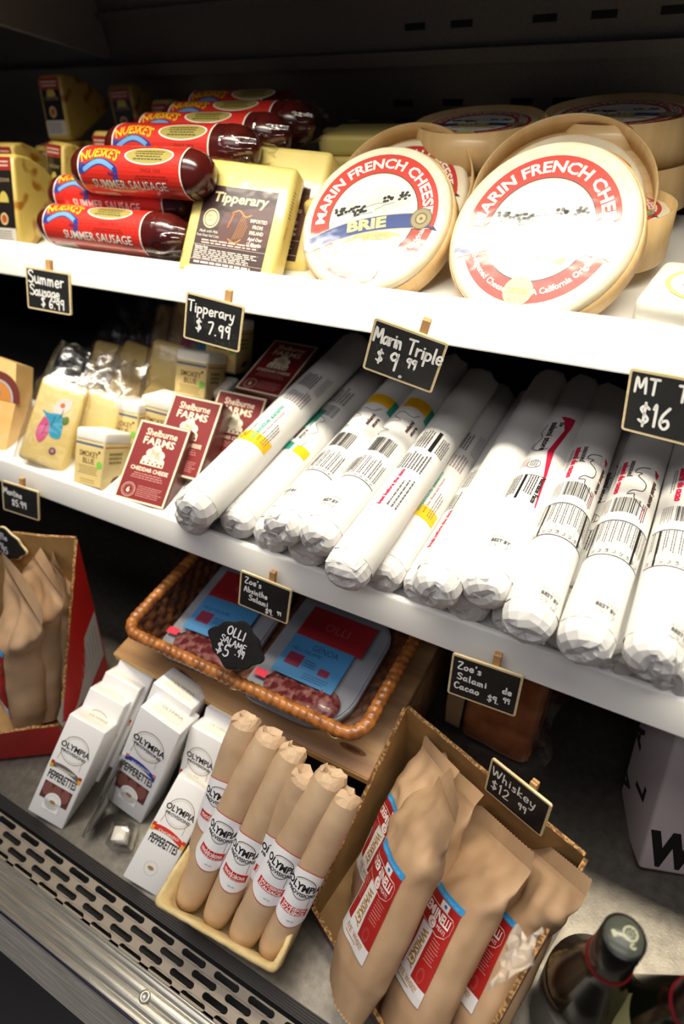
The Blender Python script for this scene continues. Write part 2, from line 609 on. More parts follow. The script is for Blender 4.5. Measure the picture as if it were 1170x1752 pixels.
mb = MB()
mb.box(X0, X1, YB, YB + 0.03, H - 0.72, H + 0.5, 0)
mb.box(X0, X1, YB - 0.02, YB, H - 0.112, H - 0.098, 0)
mb.box(X0, X1, YB - 0.008, YB, H - 0.044, H - 0.036, 0)
for zz, xs in ((-0.153, (-0.402, -0.336, -0.251, -0.2025, -0.13, -0.09, 0.02)), (-0.077, (-0.3845, -0.327, -0.233, -0.172, -0.105, -0.06))):
    for x in xs:
        mb.box(x - 0.013, x + 0.013, YB - 0.001, YB - 0.0002, H + zz - 0.0035, H + zz + 0.0035, 1)
structure(mb.build('wall_back', [back_metal, slot_dark]))
structure(MB().box(X0 - 0.03, X0, 0.02, YB + 0.03, H - 0.72, H + 0.5).build('wall_left', black_metal))
structure(MB().prism([(YB, H - 0.091), (0.678, H - 0.030), (0.40, H + 0.07), (YB, H + 0.20)], -0.9, -0.8888, axes='yzx').build('trim_1', mat('end_panel_grey', '#b5b0a6', rough=0.4)))
structure(MB().box(X0, X1, 0.0557, YB, H + DK - 0.004, H + DK).build('trim_2', deck_steel))


def shelf(label, y, zl, zb, zd, depth, dw, rake=0.0):
    t = thing('display_shelf', label, 'shelf', (-0.3, y, zb))
    w0, w1 = X0 + 0.3, X1 + 0.3
    h = zl - zb
    MB().rbox(w0, w1, 0, 0.006, 0, h, r=0.0022, seg=3, fn=lambda p: Vector((p.x, p.y + rake * p.z / h, p.z))).build('front_lip', enamel, t)
    MB().box(w0, w1, 0.0065, depth, zd - zb - 0.0145, zd - zb - 0.0121).build('underside', black_metal, t)  # sheet added in black so the shelf bounces no light below
    MB().box(-0.12, w1, 0.0062 + rake, dw, zd - zb - 0.012, zd - zb, 0).box(-0.12, w1, dw, depth, zd - zb - 0.012, zd - zb, 1).box(w0, -0.12, 0.0062 + rake, 0.13, zd - zb - 0.012, zd - zb, 0).box(w0, -0.12, 0.13, depth, zd - zb - 0.012, zd - zb, 1).build('deck', [enamel, black_metal], t)  # rear of the deck is black: shade at the back put into the colour
    for x in (w0 + 0.02, w1 - 0.03):
        MB().prism([(0.05, zd - zb - 0.012), (depth, zd - zb - 0.012), (depth, zd - zb - 0.05)], x, x + 0.004, axes='yzx').build('bracket', black_metal, t)
    return t


shelf('upper white shelf with a bright white front lip under the sausages and round cheeses', Y1 - 0.010, -0.2157, -0.2478, D1, YB - Y1 - 0.011, 0.31, 0.018)
shelf('middle white shelf carrying the row of white paper salamis', Y2 - 0.012, -0.4033, -0.4310, D2, YB - Y2 + 0.0115, 0.347, 0.012)

# floor of the case: louvred step, perforated grille, ridged rail and bumper
t = thing('air_grille', 'perforated metal intake grille with slots along the front of the case floor', 'grille', (-0.3, 0.0557, -0.69))
GZ = 0.025                                  # top of the plate over the thing's base
gw0, gw1 = -0.62, 0.75
mb = MB()
for k in range(6):
    mb.box(gw0, gw1, -0.0095 + 0.0017 * k, 0.0, GZ + 0.0002 + 0.0026 * k, GZ + 0.0017 + 0.0026 * k, 0)
mb.box(gw0, gw1, -0.0008, 0.0, GZ, GZ + 0.0148, 0)
mb.build('louvred_step', mat('louvre_dark', '#35302d', rough=0.4, metal=0.5), t)
mb = MB()
pitch, rows = 0.03735, [(0.0387, 0.0), (0.0301, 0.5), (0.0218, 0.0), (0.0136, 0.5)]
sl, sw, NS = 0.0135, 0.0027, 16


def slot_cell(cx, cy, hx, hy):
    inner, outer = [], []
    for i in range(NS):
        a = 2 * pi * (i + 0.5) / NS
        dx, dy = cos(a), sin(a)
        inner.append((cx + (sl - sw) * (1 if dx > 0 else -1) + sw * dx, cy + sw * dy))
        k = min(hx / max(abs(dx), 1e-6), hy / max(abs(dy), 1e-6))
        outer.append((cx + k * dx, cy + k * dy))
    cr = [(cx + hx, cy + hy), (cx - hx, cy + hy), (cx - hx, cy - hy), (cx + hx, cy - hy)]
    vs = [(x, y - 0.0557, GZ) for x, y in inner + outer + cr]
    fs = [(i, (i + 1) % NS, NS + (i + 1) % NS, NS + i) for i in range(NS)]
    for q in range(4):
        i = next(k for k in range(NS) if (outer[k][0] - cx) * (1, -1, -1, 1)[q] >= 0 and (outer[k][1] - cy) * (1, 1, -1, -1)[q] >= 0 and
                 ((outer[(k + 1) % NS][0] - cx) * (1, -1, -1, 1)[q] < hx - 1e-9 or True) and abs(abs(outer[k][0] - cx) - hx) < 1e-9 and abs(abs(outer[(k + 1) % NS][1] - cy) - hy) < 1e-9 or
                 (outer[k][0] - cx) * (1, -1, -1, 1)[q] >= 0 and (outer[k][1] - cy) * (1, 1, -1, -1)[q] >= 0 and abs(abs(outer[k][1] - cy) - hy) < 1e-9 and abs(abs(outer[(k + 1) % NS][0] - cx) - hx) < 1e-9)
        fs.append((NS + i, NS + (i + 1) % NS, 2 * NS + q))
    mb.add(vs, fs, 0)
    low = [(x, y - 0.0557, GZ - 0.0022) for x, y in inner]
    mb.add([(x, y - 0.0557, GZ) for x, y in inner] + low, [(i, NS + i, NS + (i + 1) % NS, (i + 1) % NS) for i in range(NS)], 0)


for y, off in rows:
    for k in range(-9, 22):
        cx = -0.3993 + 0.3 + pitch * (k + off)
        slot_cell(cx, y, pitch / 2, 0.00419)
gx = (-0.0993 - pitch * 9.5, -0.0993 + pitch * 22)
mb.box(gx[0], gx[1], 0.0095 - 0.0557, 0.0134 - 0.0557, GZ - 0.002, GZ, 0)
mb.box(gx[0], gx[1], 0.0098 - 0.0557, 0.0, 0.0, 0.001, 1)
mb.build('perforated_plate', [grille_paint, slot_dark], t, recalc=False)

t = thing('bumper_rail', 'ridged stainless steel rail and bumper along the front edge of the case', 'rail', (-0.3, 0.0080, -0.70))
prof = []
for k in range(41):
    u = k / 40
    y = 0.0035 - 0.0325 * u
    prof.append((y, 0.034 + 0.0022 * abs(sin(pi * (u * 3.5 + 0.15))) ** 0.7 + (0.002 if u < 0.06 else 0)))
poly = prof + [(-0.029, 0.0), (0.0035, 0.0)]
MB().prism(poly, gw0, gw1, axes='yzx', smooth=True).build('ridged_profile', steel, t)
MB().rbox(gw0, gw1, -0.0308, -0.0292, 0.008, 0.034, r=0.0006, seg=1).build('edge_seam', mat('seam_violet', '#4b4560', rough=0.25, metal=0.8), t)
MB().prism([(-0.031, 0.030), (-0.0525, 0.018), (-0.0535, 0.0), (-0.031, 0.0)], gw0, gw1, axes='yzx').build('bumper_plate', steel, t)
for x in (-0.270 + 0.3, -0.62 + 0.3, 0.14 + 0.3):
    s = MB().lathe([(0.0052, 0), (0.0052, 0.0010), (0.0040, 0.0016), (0.0026, 0.0016), (0.0022, 0.0004), (0.0001, 0.0004)], n=24).build("rail_screw", steel, t, loc=(x, -0.0120, 0.0360))
structure(MB().box(X0, X1, -0.04, 0.85, 0.0, H - 0.70).build('trim_3', black_metal))

structure(MB().box(X0, X1, 0.345, YB + 0.03, H + 0.262, H + 0.29).box(X0, X1, 0.345, 0.352, H + 0.20, H + 0.262).build('unseen_canopy', black_metal))  # unseen case canopy and valance, added to shade the rear of the upper shelf


# ================================================================== chalkboard price signs
frame_wood = mat('pale_sign_wood', '#e3d0a4', rough=0.55, color2='#d2ba88', noise_scale=30, stretch=(1, 1, 8))
pin_wood = mat('clothespin_wood', '#c99d6a', rough=0.6, color2='#b58552', noise_scale=40, stretch=(1, 1, 0.2))
chalkboard = mat('chalkboard', '#131313', rough=0.6, color2='#1e1e1f', noise_scale=50)
wire = mat('spring_wire', '#8d8d8d', rough=0.3, metal=1)


def rr_outline(w, h, r, n=5):
    pts = []
    for cx, cy, a in ((w / 2 - r, h - r, 0), (-w / 2 + r, h - r, 90), (-w / 2 + r, r, 180), (w / 2 - r, r, 270)):
        pts += [(cx + r * cos(radians(a + 90 * k / (n - 1))), cy + r * sin(radians(a + 90 * k / (n - 1)))) for k in range(n)]
    return pts


def sign(label, loc, rot, lip, rows, pin_x=0.0, w=0.075, h=0.057, pin_up=0.013, smudge=None):
    E = Euler([radians(a) for a in rot]).to_matrix()
    back = max((E @ Vector((sx * w / 2, yy, zz))).y for sx in (-1, 1) for yy, zz in ((0.003, h), (0.0108, h - 0.002)))
    sc = (lip - (0.0085 if lip > .4 else 0.010)) / (loc[1] + back) if lip else 1.0      # the pin touches the lip
    loc = [c * sc for c in loc]
    t = thing('chalkboard_sign', label, 'price sign', loc, rot, 'chalkboard price signs', sc)
    mb = MB()
    mb.prism(rr_outline(w, h, 0.003), 0.0, 0.003, axes='xzy')
    mb.build('frame', frame_wood, t)
    MB().prism([(x, y + 0.0024) for x, y in rr_outline(w - 0.0048, h - 0.0048, 0.0012)], -0.0002, 0.001, axes='xzy').build('board', chalkboard, t)
    a = Art()
    for (s, x, y, hh, lw, sl, tr, xs) in rows:
        a.hand(s, x, y, hh, lw, 'f4f3f0', 2, sl, tr, 0.05, len(s), xs)
    if smudge:
        for (s, x, y, hh) in smudge:
            a.hand(s, x, y, hh, 0.0006, '4a4a4a', 1, -0.1, 0.1, 0.05, 3)
    a.build('chalk_lettering', flat(-0.0002), t, 0.0001)
    pin = MB()
    for s in (0, 1):
        y0 = 0.0032 + s * 0.0042
        pin.rbox(pin_x - 0.004, pin_x + 0.004, y0, y0 + 0.0034, h - 0.034, h + pin_up, r=0.0006, seg=1, smooth=False)
    p = pin.build('clothespin', pin_wood, t)
    MB().tube([(pin_x + 0.0046 * sin(k * 0.9), 0.0068 + 0.0022 * cos(k * 0.9), h - 0.016 + 0.0002 * k) for k in range(20)], 0.0005, n=5).build('spring', wire, p)
    return t


sign('chalkboard sign reading Summer Sausage $6.99 clipped to the upper shelf lip', (-0.8212, 0.5349, -0.3476), (-22.2, 5.7, 9.6), Y1,
     [('Summer', -.0335, .0365, .0160, .0021, -.01, .06, 1.0), ('Sausage', -.0315, .0205, .0138, .0019, -.0, .02, .98), ('$ 6.99', -.013, .0055, .0135, .0019, -.0, .06, 1)], pin_x=-.002)
sign('chalkboard sign priced $7.99 clipped to the upper lip below the yellow cheddar block', (-0.5272, 0.5368, -0.3525), (-15.9, 13.1, 12.9), Y1,
     [('Tipperary', -.034, .036, .013, .0020, 0, .06, 1.0), ('$ 7.99', -.022, .0135, .0145, .0022, 0, .1, 1)], pin_x=.014, smudge=[('1 Sausages', -.026, .021, .010), ('Brie 18', .002, .004, .009)])
sign('chalkboard sign priced $9.99 clipped to the upper lip below the sharply labelled brie', (-0.2547, 0.5044, -0.3308), (-2.1, 16.7, 9.0), Y1,
     [('Marin', -.034, .034, .0155, .0023, 0, .01, .75), ('Triple', .001, .033, .0155, .0023, 0, .03, .9), ('$', -.027, .0135, .014, .0021, 0, .1, 1), ('9', -.013, .011, .019, .0026, 0, .1, 1), ('.', .0005, .006, .014, .0036, 0, .1, 1), ('99', .004, .0185, .010, .0021, 0, .05, 1)],
     pin_x=.0105, smudge=[('Special', -.03, .02, .012)])
sign('chalkboard sign with large lettering MT and $16 at the right end of the upper lip', (-0.0045, 0.5114, -0.3432), (-9, -8, -18), Y1,
     [('MT', -.031, .037, .0135, .0023, 0, .1, 1), ('T', .006, .037, .0135, .0023, 0, .1, 1), ('$16', -.024, .010, .019, .0026, 0, .06, 1)], pin_x=.012)
sign('small chalkboard sign with the words Absinthe Salami on the middle shelf lip', (-0.4075, 0.3831, -0.6465), (-15.6, 8.1, 4.2), Y2,
     [("Zoe's", -.030, .041, .0095, .0016, 0, .1, 1), ('Absinthe', -.030, .0275, .0085, .0016, 0, .1, .95), ('Salami', -.022, .0155, .0085, .0016, 0, .1, 1), ('$9.', .004, .005, .0085, .0017, 0, .03, 1), ('99', .021, .0095, .006, .0014, 0, .03, 1)], pin_x=.006)
sign('chalkboard sign with the words Salami de Cacao on the middle shelf lip', (-0.1009, 0.3643, -0.6187), (-13.9, 0.4, 2.7), Y2,
     [("Zoe's", -.030, .040, .0095, .0018, 0, .12, 1), ('Salami', -.029, .0255, .0085, .0018, 0, .14, 1.05), ('de', .020, .0265, .0085, .0018, 0, .08, 1), ('Cacao', -.031, .012, .0085, .0018, 0, .12, 1.05), ('$9.', .006, .0095, .009, .0018, 0, .04, 1), ('99', .022, .0145, .007, .0015, 0, .03, 1)], pin_x=.008)
sign('out of focus chalkboard sign at the left end of the middle shelf lip', (-0.9551, 0.41, -0.6867), (-19.9, 9.7, 9.9), Y2,
     [('Mantine', -.034, .035, .012, .0017, -.05, .04, .85), ('$5.99', -.018, .015, .012, .0019, 0, .05, 1)], pin_x=0)

# ================================================================== upper shelf
casing = mat('sausage_casing', '#451211', rough=0.22, coat=0.6, coat_rough=0.1, color2='#561a15', noise_scale=40, bump=0.06, bump_scale=60)
clear_film = film('clear_wrap', gloss=0.5, rough=0.1, bump=0.6, bscale=90)


def sausage(label, xc, y, z, L=0.226, r=0.0225, roll=20, yaw=0, tail=True, bare=0.042):
    """lies along x; roll turns the print about the sausage's own axis"""
    t = thing('summer_sausage', label, 'sausage', (xc, y, z - r), (0, 0, yaw), 'summer sausages on the upper shelf')
    rnd = random.Random(int(xc * 1e4))
    N = 36
    prof = []
    for k in range(N + 1):
        u = k / N
        x = -L / 2 + L * u
        e = min(u, 1 - u) * L / 0.026
        rr = r * (sqrt(max(0.0, 1 - (1 - min(e, 1)) ** 2)) * 0.94 + 0.06)
        prof.append((max(rr, 0.003), x))
    M = Matrix.Translation((0, 0, r)) @ Matrix.Rotation(pi / 2, 4, 'Y')
    MB().lathe(prof, n=36, M=M).build('casing', casing, t)
    if tail:                                    # gathered clear wrapper at the right-hand end
        def fn(u, v):
            a = 2 * pi * u
            x = L / 2 - 0.03 + 0.038 * v
            rr = r * (1.02 - 0.12 * v) * (1 + 0.14 * v * sin(9 * a + 3 * v))
            return (x, rr * cos(a), r + rr * sin(a) * (1 - 0.35 * v))
        MB().grid(fn, 54, 8, wrap=True).build('wrapper_end', clear_film, t)
    a = Art(coat=1)
    W0, W1, V = -L / 2 + 0.026, L / 2 - bare, 0.044
    ny = 22
    def band(x0, x1, v0, v1, c, l, rd):
        n = ny
        vs, fs = [], []
        for j in range(n + 1):
            v = v0 + (v1 - v0) * j / n
            d = min(v - v0, v1 - v)
            ins = rd - sqrt(max(0, rd * rd - (rd - d) ** 2)) if d < rd else 0
            vs += [(x0 + ins, v), (x1 - ins * 0.4, v)]
        fs = [(2 * j, 2 * j + 1, 2 * j + 3, 2 * j + 2) for j in range(n)]
        a.faces(vs, fs, c, l)
    band(W0, W1, -V, V, 'f2e6da', 0, 0.016)
    band(W0 + .002, W1 - .002, -V + .002, V - .002, 'd22a1e', 1, 0.015)
    a.text('SUMMER SAUSAGE', 0.0019, -.0100, .0086, '2a0d08', 2, fit=.100, bold=.010, shear=.0)
    a.text('SUMMER SAUSAGE', 0.0015, -.0095, .0086, 'fbf6ec', 3, fit=.100, bold=.010, shear=.0)
    a.rrect(W0 + .007, -.0245, W0 + .042, -.0165, .0035, 'f6efe6', 2)
    a.text('NET WT. 12 OZ', W0 + .0245, -.0222, .0034, 'b9aea8', 3, fit=.026)
    a.rect(W0 + .046, -.0205, W1 - .012, -.0198, 'd07a38', 2)
    a.lines(W1 - .028, -.020, W1 - .008, -.008, 4, '9b1a12', 2, seed=2)
    a.ell(W0 + .095, .0225, .0315, .0095, 'f7eee0', 2)
    a.ell(W0 + .095, .0225, .0295, .0082, 'a89a4c', 3)
    a.lines(W0 + .076, .017, W0 + .114, .028, 4, '4a431c', 4, .5, 4, align='c')
    a.text('SINCE 1933', W0 + .100, .007, .003, '5a0d0a', 2, fit=.026)
    a.lines(W0 + .078, .000, W0 + .122, .0045, 2, '8d140d', 2, seed=9, align='c')
    def rib(p, q, n=12):
        return [p(k / n) for k in range(n + 1)]
    a.stroke(rib(lambda u: (W0 + .008 + .044 * u, .0085 + .006 * sin(pi * (u * 1.1 - .1)))  , 0), .0068, '16307c', 2)
    a.stroke(rib(lambda u: (W0 + .010 + .040 * u, .0088 + .006 * sin(pi * (u * 1.1 - .1))), 0), .0045, '6ea3dc', 3)
    for dx in (.003, .007, .050, .054):
        a.stroke([(W0 + dx + .001, .012 if dx < .03 else .008), (W0 + dx, .004 if dx < .03 else -.001)], .0034, '223f96', 3)
    a.stroke([(W0 + .044, .004), (W0 + .052, .003)], .003, '7c1d4d', 3)
    a.ell(W0 + .022, .0185, .0042, .0042, '2c6a2a', 3)
    a.ell(W0 + .021, .0180, .0022, .0022, 'd8341c', 4)
    a.arc("NUESKE'S", W0 + .032, -.036, .055, .0108, 'b7530f', 3, mid=92, span=50, bold=.03)
    a.arc("NUESKE'S", W0 + .032, -.0355, .055, .0108, 'f7d21c', 4, mid=92, span=50, bold=.012)
    rl = radians(roll)

    def fn(u, v, d):
        an = v / r + rl
        q = r + 0.0002 + d
        return (u, -q * cos(an), r + q * sin(an))
    a.build('label', fn, t, 0.00006, dv=0.0035)
    return t


sausage('summer sausage at the bottom front of the stack against the shelf lip', -0.5760, 0.4835, -0.2005, L=0.214, r=0.0220, roll=16)
sausage('summer sausage in the middle, half hidden between the front two', -0.5880, 0.5180, -0.1800, L=0.210, r=0.0215, roll=16, tail=False, bare=.022)
sausage('summer sausage lying on top of the front stack, full oval badge showing', -0.5310, 0.5060, -0.1480, L=0.184, r=0.0225, roll=-1, tail=False, bare=.020)
sausage('summer sausage directly behind the front stack, lettering half covered', -0.5220, 0.5590, -0.1400, L=0.200, r=0.0235, roll=2)
sausage('summer sausage third from last in the row going back, oval badge in shade', -0.527, 0.612, -0.1400, L=0.215, r=0.0230, roll=12)
sausage('dim summer sausage second from the back of the row', -0.532, 0.668, -0.1400, L=0.215, r=0.0230, roll=14)
sausage('rearmost summer sausage, dark against the back of the case', -0.562, 0.722, -0.1380, L=0.18, r=0.0230, roll=10)
for i, (xx, yy) in enumerate(((-0.530, 0.565), (-0.55, 0.640), (-0.56, 0.70))):
    sausage(('covered summer sausage under the row, behind the front stack', 'covered summer sausage under the middle of the row', 'covered summer sausage under the rear of the row')[i], xx, yy + .008, -0.190, L=0.2, r=0.0225, roll=25, tail=False)

# ---- blocks of Irish cheddar
wax = mat('yellow_cheese_block', '#e8d684', rough=0.4, coat=0.7, coat_rough=0.12, coat_bump=0.3, sss=0.15, color2='#e2ce76', noise_scale=20)


def tipperary(label, loc, rot, w=0.0995, h=0.0995, d=0.026, glare=True):
    t = thing('cheese_block', label, 'cheese', loc, rot, 'yellow cheese blocks on the upper shelf')
    MB().rbox(-w / 2, w / 2, 0, d, 0, h, r=0.006, seg=3).build('block', wax, t)
    a = Art(coat=1)
    x0, x1, y0, y1 = -.0385, .0385, .0085, .0865
    a.rect(x0, y0, x1, y1, '3a1c1a', 0)
    a.poly([(-.012, .062), (.0385, .074), (.0385, .034), (.008, .028), (-.018, .034)], '5a3330', 1)
    a.text('Tipperary', 0.002, .0715, .0095, 'f4e7b4', 3, fit=.058, bold=.03, shear=.12)
    a.ell(-.0255, .0545, .0085, .0095, 'e8dfa8', 2)
    a.ring(-.0255, .0545, .0062, .0072, '6b5a34', 3, ky=1.12)
    a.text('SINCE', -.0255, .0555, .0028, '6b5a34', 3, fit=.008)
    a.text('1905', -.0255, .0512, .0028, '6b5a34', 3, fit=.007)
    for k in range(6):                       # the harp
        a.stroke([(.001 + .002 * k, .037 + .0006 * k), (.008 + .0012 * k, .064 - .0024 * k)], .0005, 'c9893a', 3)
    a.stroke(smooth_pts([(-.004, .062), (.003, .065), (.010, .060), (.016, .062)]), .0016, 'c9893a', 3)
    a.stroke([(-.006, .048), (-.002, .063)], .0014, 'c96a2e', 3)
    a.stroke(smooth_pts([(-.003, .037), (.004, .034), (.010, .038)]), .0014, 'c9893a', 3)
    for k, s in enumerate(('IMPORTED', 'FROM', 'IRELAND')):
        a.text(s, .025, .0555 - .0056 * k, .0034, 'f1e9d4', 3, fit=(.0175, .0105, .0145)[k], bold=.03)
    a.text('Aged Over', .025, .0385, .0034, 'f6f2e6', 3, fit=.0155, bold=.02, shear=.2)
    a.text('12 Months', .025, .0335, .0034, 'f6f2e6', 3, fit=.0155, bold=.02, shear=.2)
    a.text('Made with Milk', -.025, .0405, .0028, 'f1ece0', 3, fit=.020, shear=.2)
    a.text('from Grass Fed Cows', -.025, .0365, .0028, 'f1ece0', 3, fit=.024, shear=.2)
    a.lines(-.036, .0295, .036, .0345, 2, 'e6c3b9', 3, .5, 5, align='c')
    a.rect(x0, .0283, x1, .0286, 'e9d9cf', 3)
    a.text('Nutrition Facts', -.029, .0255, .0022, 'f4efe6', 3, fit=.014, bold=.03)
    a.lines(-.036, .0145, .036, .0252, 6, 'dccfc6', 3, .55, 8)
    a.rect(x0, .0140, x1, .0143, 'e9d9cf', 3)
    a.lines(-.034, .0100, .034, .0132, 1, 'f0e6dc', 3, .6, 11)
    a.build('label', flat(-0.0001), t, 0.0001)
    b = Art(coat=1)
    b.lines(.003, .065, .0085, .092, 9, '2b2417', 1, .35, 4)
    b.stroke([(.006, .058), (.005, .046)], .0008, '2b2417', 1)
    b.build('side_print', side(w / 2), t, 0.0001)
    return t


tipperary('yellow Irish cheddar block leaning at the front lip with its full dark label showing', (-0.4149, 0.4600, -0.2250), (-42.8, 6.0, 8.7), w=0.1032, h=0.1130)
tipperary('yellow Irish cheddar block propped behind the front one, only the top of its label showing', (-0.4060, 0.5080, -0.2300), (-40.5, 5.0, 7.0), w=0.1050, h=0.1180)


def slab(label, loc, rot, w, d, h, lab=False):
    t = thing('cheese_block', label, 'cheese', loc, rot, 'yellow cheese blocks on the upper shelf')
    MB().rbox(-w / 2, w / 2, -d / 2, d / 2, 0, h, r=0.005, seg=3).build('block', wax, t)
    if lab:
        a = Art(coat=1)
        a.rect(-w / 2 + .006, -d / 2 + .008, w / 2 - .008, d / 2 - .008, '2a1614', 0)
        a.ell(-w / 2 + .022, .004, .009, .006, 'b9a440', 1)
        a.text('Tipperary', .012, .002, .010, '8d7a3e', 1, fit=.05)
        a.lines(-.02, -.03, .04, -.008, 4, '6d5b3c', 1, seed=3)
        a.build('label', top(h), t, 0.0001)
        f = Art(coat=1)
        f.rect(-w / 2 + .006, .004, w / 2 - .006, h - .004, '2a1614', 0)
        f.build('edge_label', flat(-d / 2), t, 0.0001)
    return t


slab('yellow cheese block lying flat, upper of two behind the propped cheddar', (-0.376, 0.715, -0.1735), (0, 0, 3), 0.112, 0.062, 0.020)
slab('yellow cheese block lying flat, lower of two behind the propped cheddar', (-0.390, 0.712, -0.1945), (0, 0, 2), 0.125, 0.066, 0.0205)
slab('short end of a yellow cheese block beside the leaning wooden ring', (-0.342, 0.578, -0.2050), (0, 0, 3), 0.06, 0.06, 0.026)
slab('dark labelled cheese block lying at the back near the slotted wall', (-0.415, 0.800, -0.1900), (0, 0, -3), 0.116, 0.078, 0.026, lab=True)
slab('yellow cheese block at the bottom of the rear pile', (-0.41, 0.800, -0.2150), (0, 0, 0), 0.115, 0.078, 0.0245)

# ---- brie in wooden boxes
chip = mat('chip_wood', '#e0bf8a', rough=0.5, coat=0.35, coat_rough=0.15, color2='#d4ae74', noise_scale=12, stretch=(1, 1, 14))
rind = mat('white_brie_rind', '#f3ead2', rough=0.55, coat=0.9, coat_rough=0.12, coat_bump=0.35, color2='#ece0c2', noise_scale=60, sss=0.1, bump=0.05, bump_scale=150)


def brie_art(R):
    a = Art(coat=1)
    k = R / 0.060
    a.ell(0, 0, R, R, 'd03428', 0, 64, 2)
    a.ell(0, 0, R * .705, R * .705, '2a3348', 1, 64, 2)
    a.ell(0, 0, R * .69, R * .69, 'efe3bd', 2, 64, 2)
    a.ell(0, 0, R * .67, R * .67, 'f4f1e8', 3, 64, 2)
    g = lambda pts: [(x * k, y * k) for x, y in pts]
    a.poly(g([(-.036, .012), (-.030, .020), (-.020, .026), (-.010, .022), (.004, .029), (.016, .027), (.030, .020), (.037, .010), (.02, .006), (-.02, .006)]), 'dedcd6', 4)
    a.poly(g([(-.034, .010), (-.022, .017), (-.012, .012), (.0, .019), (.012, .014), (.026, .018), (.036, .008), (.01, .003)]), 'cfcdc6', 5)
    rnd = random.Random(5)
    for cx, cy, n, w in ((-.022, .009, 22, .014), (.020, .015, 14, .010), (-.012, .004, 8, .006), (-.030, .007, 7, .004), (.03, .017, 6, .004)):
        for _ in range(n):
            x, y = cx + rnd.uniform(-w, w), cy + rnd.uniform(-.002, .0025)
            a.ell(x * k, y * k, .0017 * k, .0013 * k, '1f211d', 6, 8)
    for x0, y0, x1, y1 in ((-.034, .004, -.006, .007), (-.01, .009, .012, .012), (.002, .006, .02, .011), (-.02, .001, .0, .004)):
        a.stroke(g([(x0, y0), ((x0 + x1) / 2, (y0 + y1) / 2 + .0012), (x1, y1)]), .0005 * k, '5d5c55', 6)

    def rb(x, off):
        return -.0075 - .0095 * (x / .056) ** 2 * (1 if x < 0 else .75) + off + .003 * x / .056
    xs = [-.060 + .114 * i / 24 for i in range(25)]
    a.poly(g([(x, rb(x, .0075)) for x in xs] + [(x, rb(x, -.0075)) for x in xs[::-1]]), 'c4b78d', 6)
    a.poly(g([(x, rb(x, .0066)) for x in xs] + [(x, rb(x, -.0066)) for x in xs[::-1]]), '1d3c82', 7)
    a.poly(g([(-.060, rb(-.06, -.0066)), (-.060, rb(-.06, .004)), (-.0655, -.0175), (-.063, -.0255)]), '14295c', 6)
    a.poly(g([(.048, rb(.048, -.0066)), (.058, rb(.05, -.006)), (.061, -.021), (.054, -.018)]), '14295c', 6)
    a.text('BRIE', -.004 * k, -.0118 * k, .0098 * k, 'd9c489', 9, fit=.037 * k, bold=.05, rot=2)
    a.poly(g([(-.026, -.0215), (-.012, -.0165), (.004, -.0155), (.018, -.0165), (.029, -.0205), (.026, -.0265), (.016, -.0235), (.0, -.0222), (-.014, -.0235), (-.024, -.0275)]), 'd9bd6c', 8)
    a.text('TRIPLE CREME', .001 * k, -.0214 * k, .0032 * k, '6c5a2c', 9, fit=.031 * k)
    a.text('Rich &', .001 * k, -.0292 * k, .0034 * k, 'a8a69d', 7, fit=.013 * k, shear=.3)
    a.text('Smooth', .001 * k, -.0345 * k, .0034 * k, 'a8a69d', 7, fit=.015 * k, shear=.3)
    a.ell(.046 * k, -.008 * k, .0098 * k, .0098 * k, '6a5f46', 8)
    a.ring(.046 * k, -.008 * k, .0055 * k, .0088 * k, '9a8c66', 9)
    a.ring(.046 * k, -.008 * k, .0015 * k, .0042 * k, 'b3a577', 9)
    a.ell(0, -.0505 * k, .0118 * k, .0118 * k, 'ecd993', 8)
    a.text('100%', 0, -.0528 * k, .0052 * k, 'd9bd63', 9, fit=.016 * k, bold=.04)
    for q in (-.005, 0, .005):
        a.ell(q * k, -.0575 * k, .0012 * k, .0012 * k, 'd9bd63', 9, 8)
    a.arc('MARIN FRENCH CHEESE', 0, 0, R * .775, R * .155, 'fbf4e6', 4, mid=88, span=186, bold=.03)
    a.arc('Soft-Ripened Cheese', 0, 0, R * .89, R * .085, 'fbf4e6', 4, mid=229, bottom=True, span=58, bold=.02)
    a.arc('A California Original', 0, 0, R * .89, R * .085, 'fbf4e6', 4, mid=311, bottom=True, span=58, bold=.02)
    return a


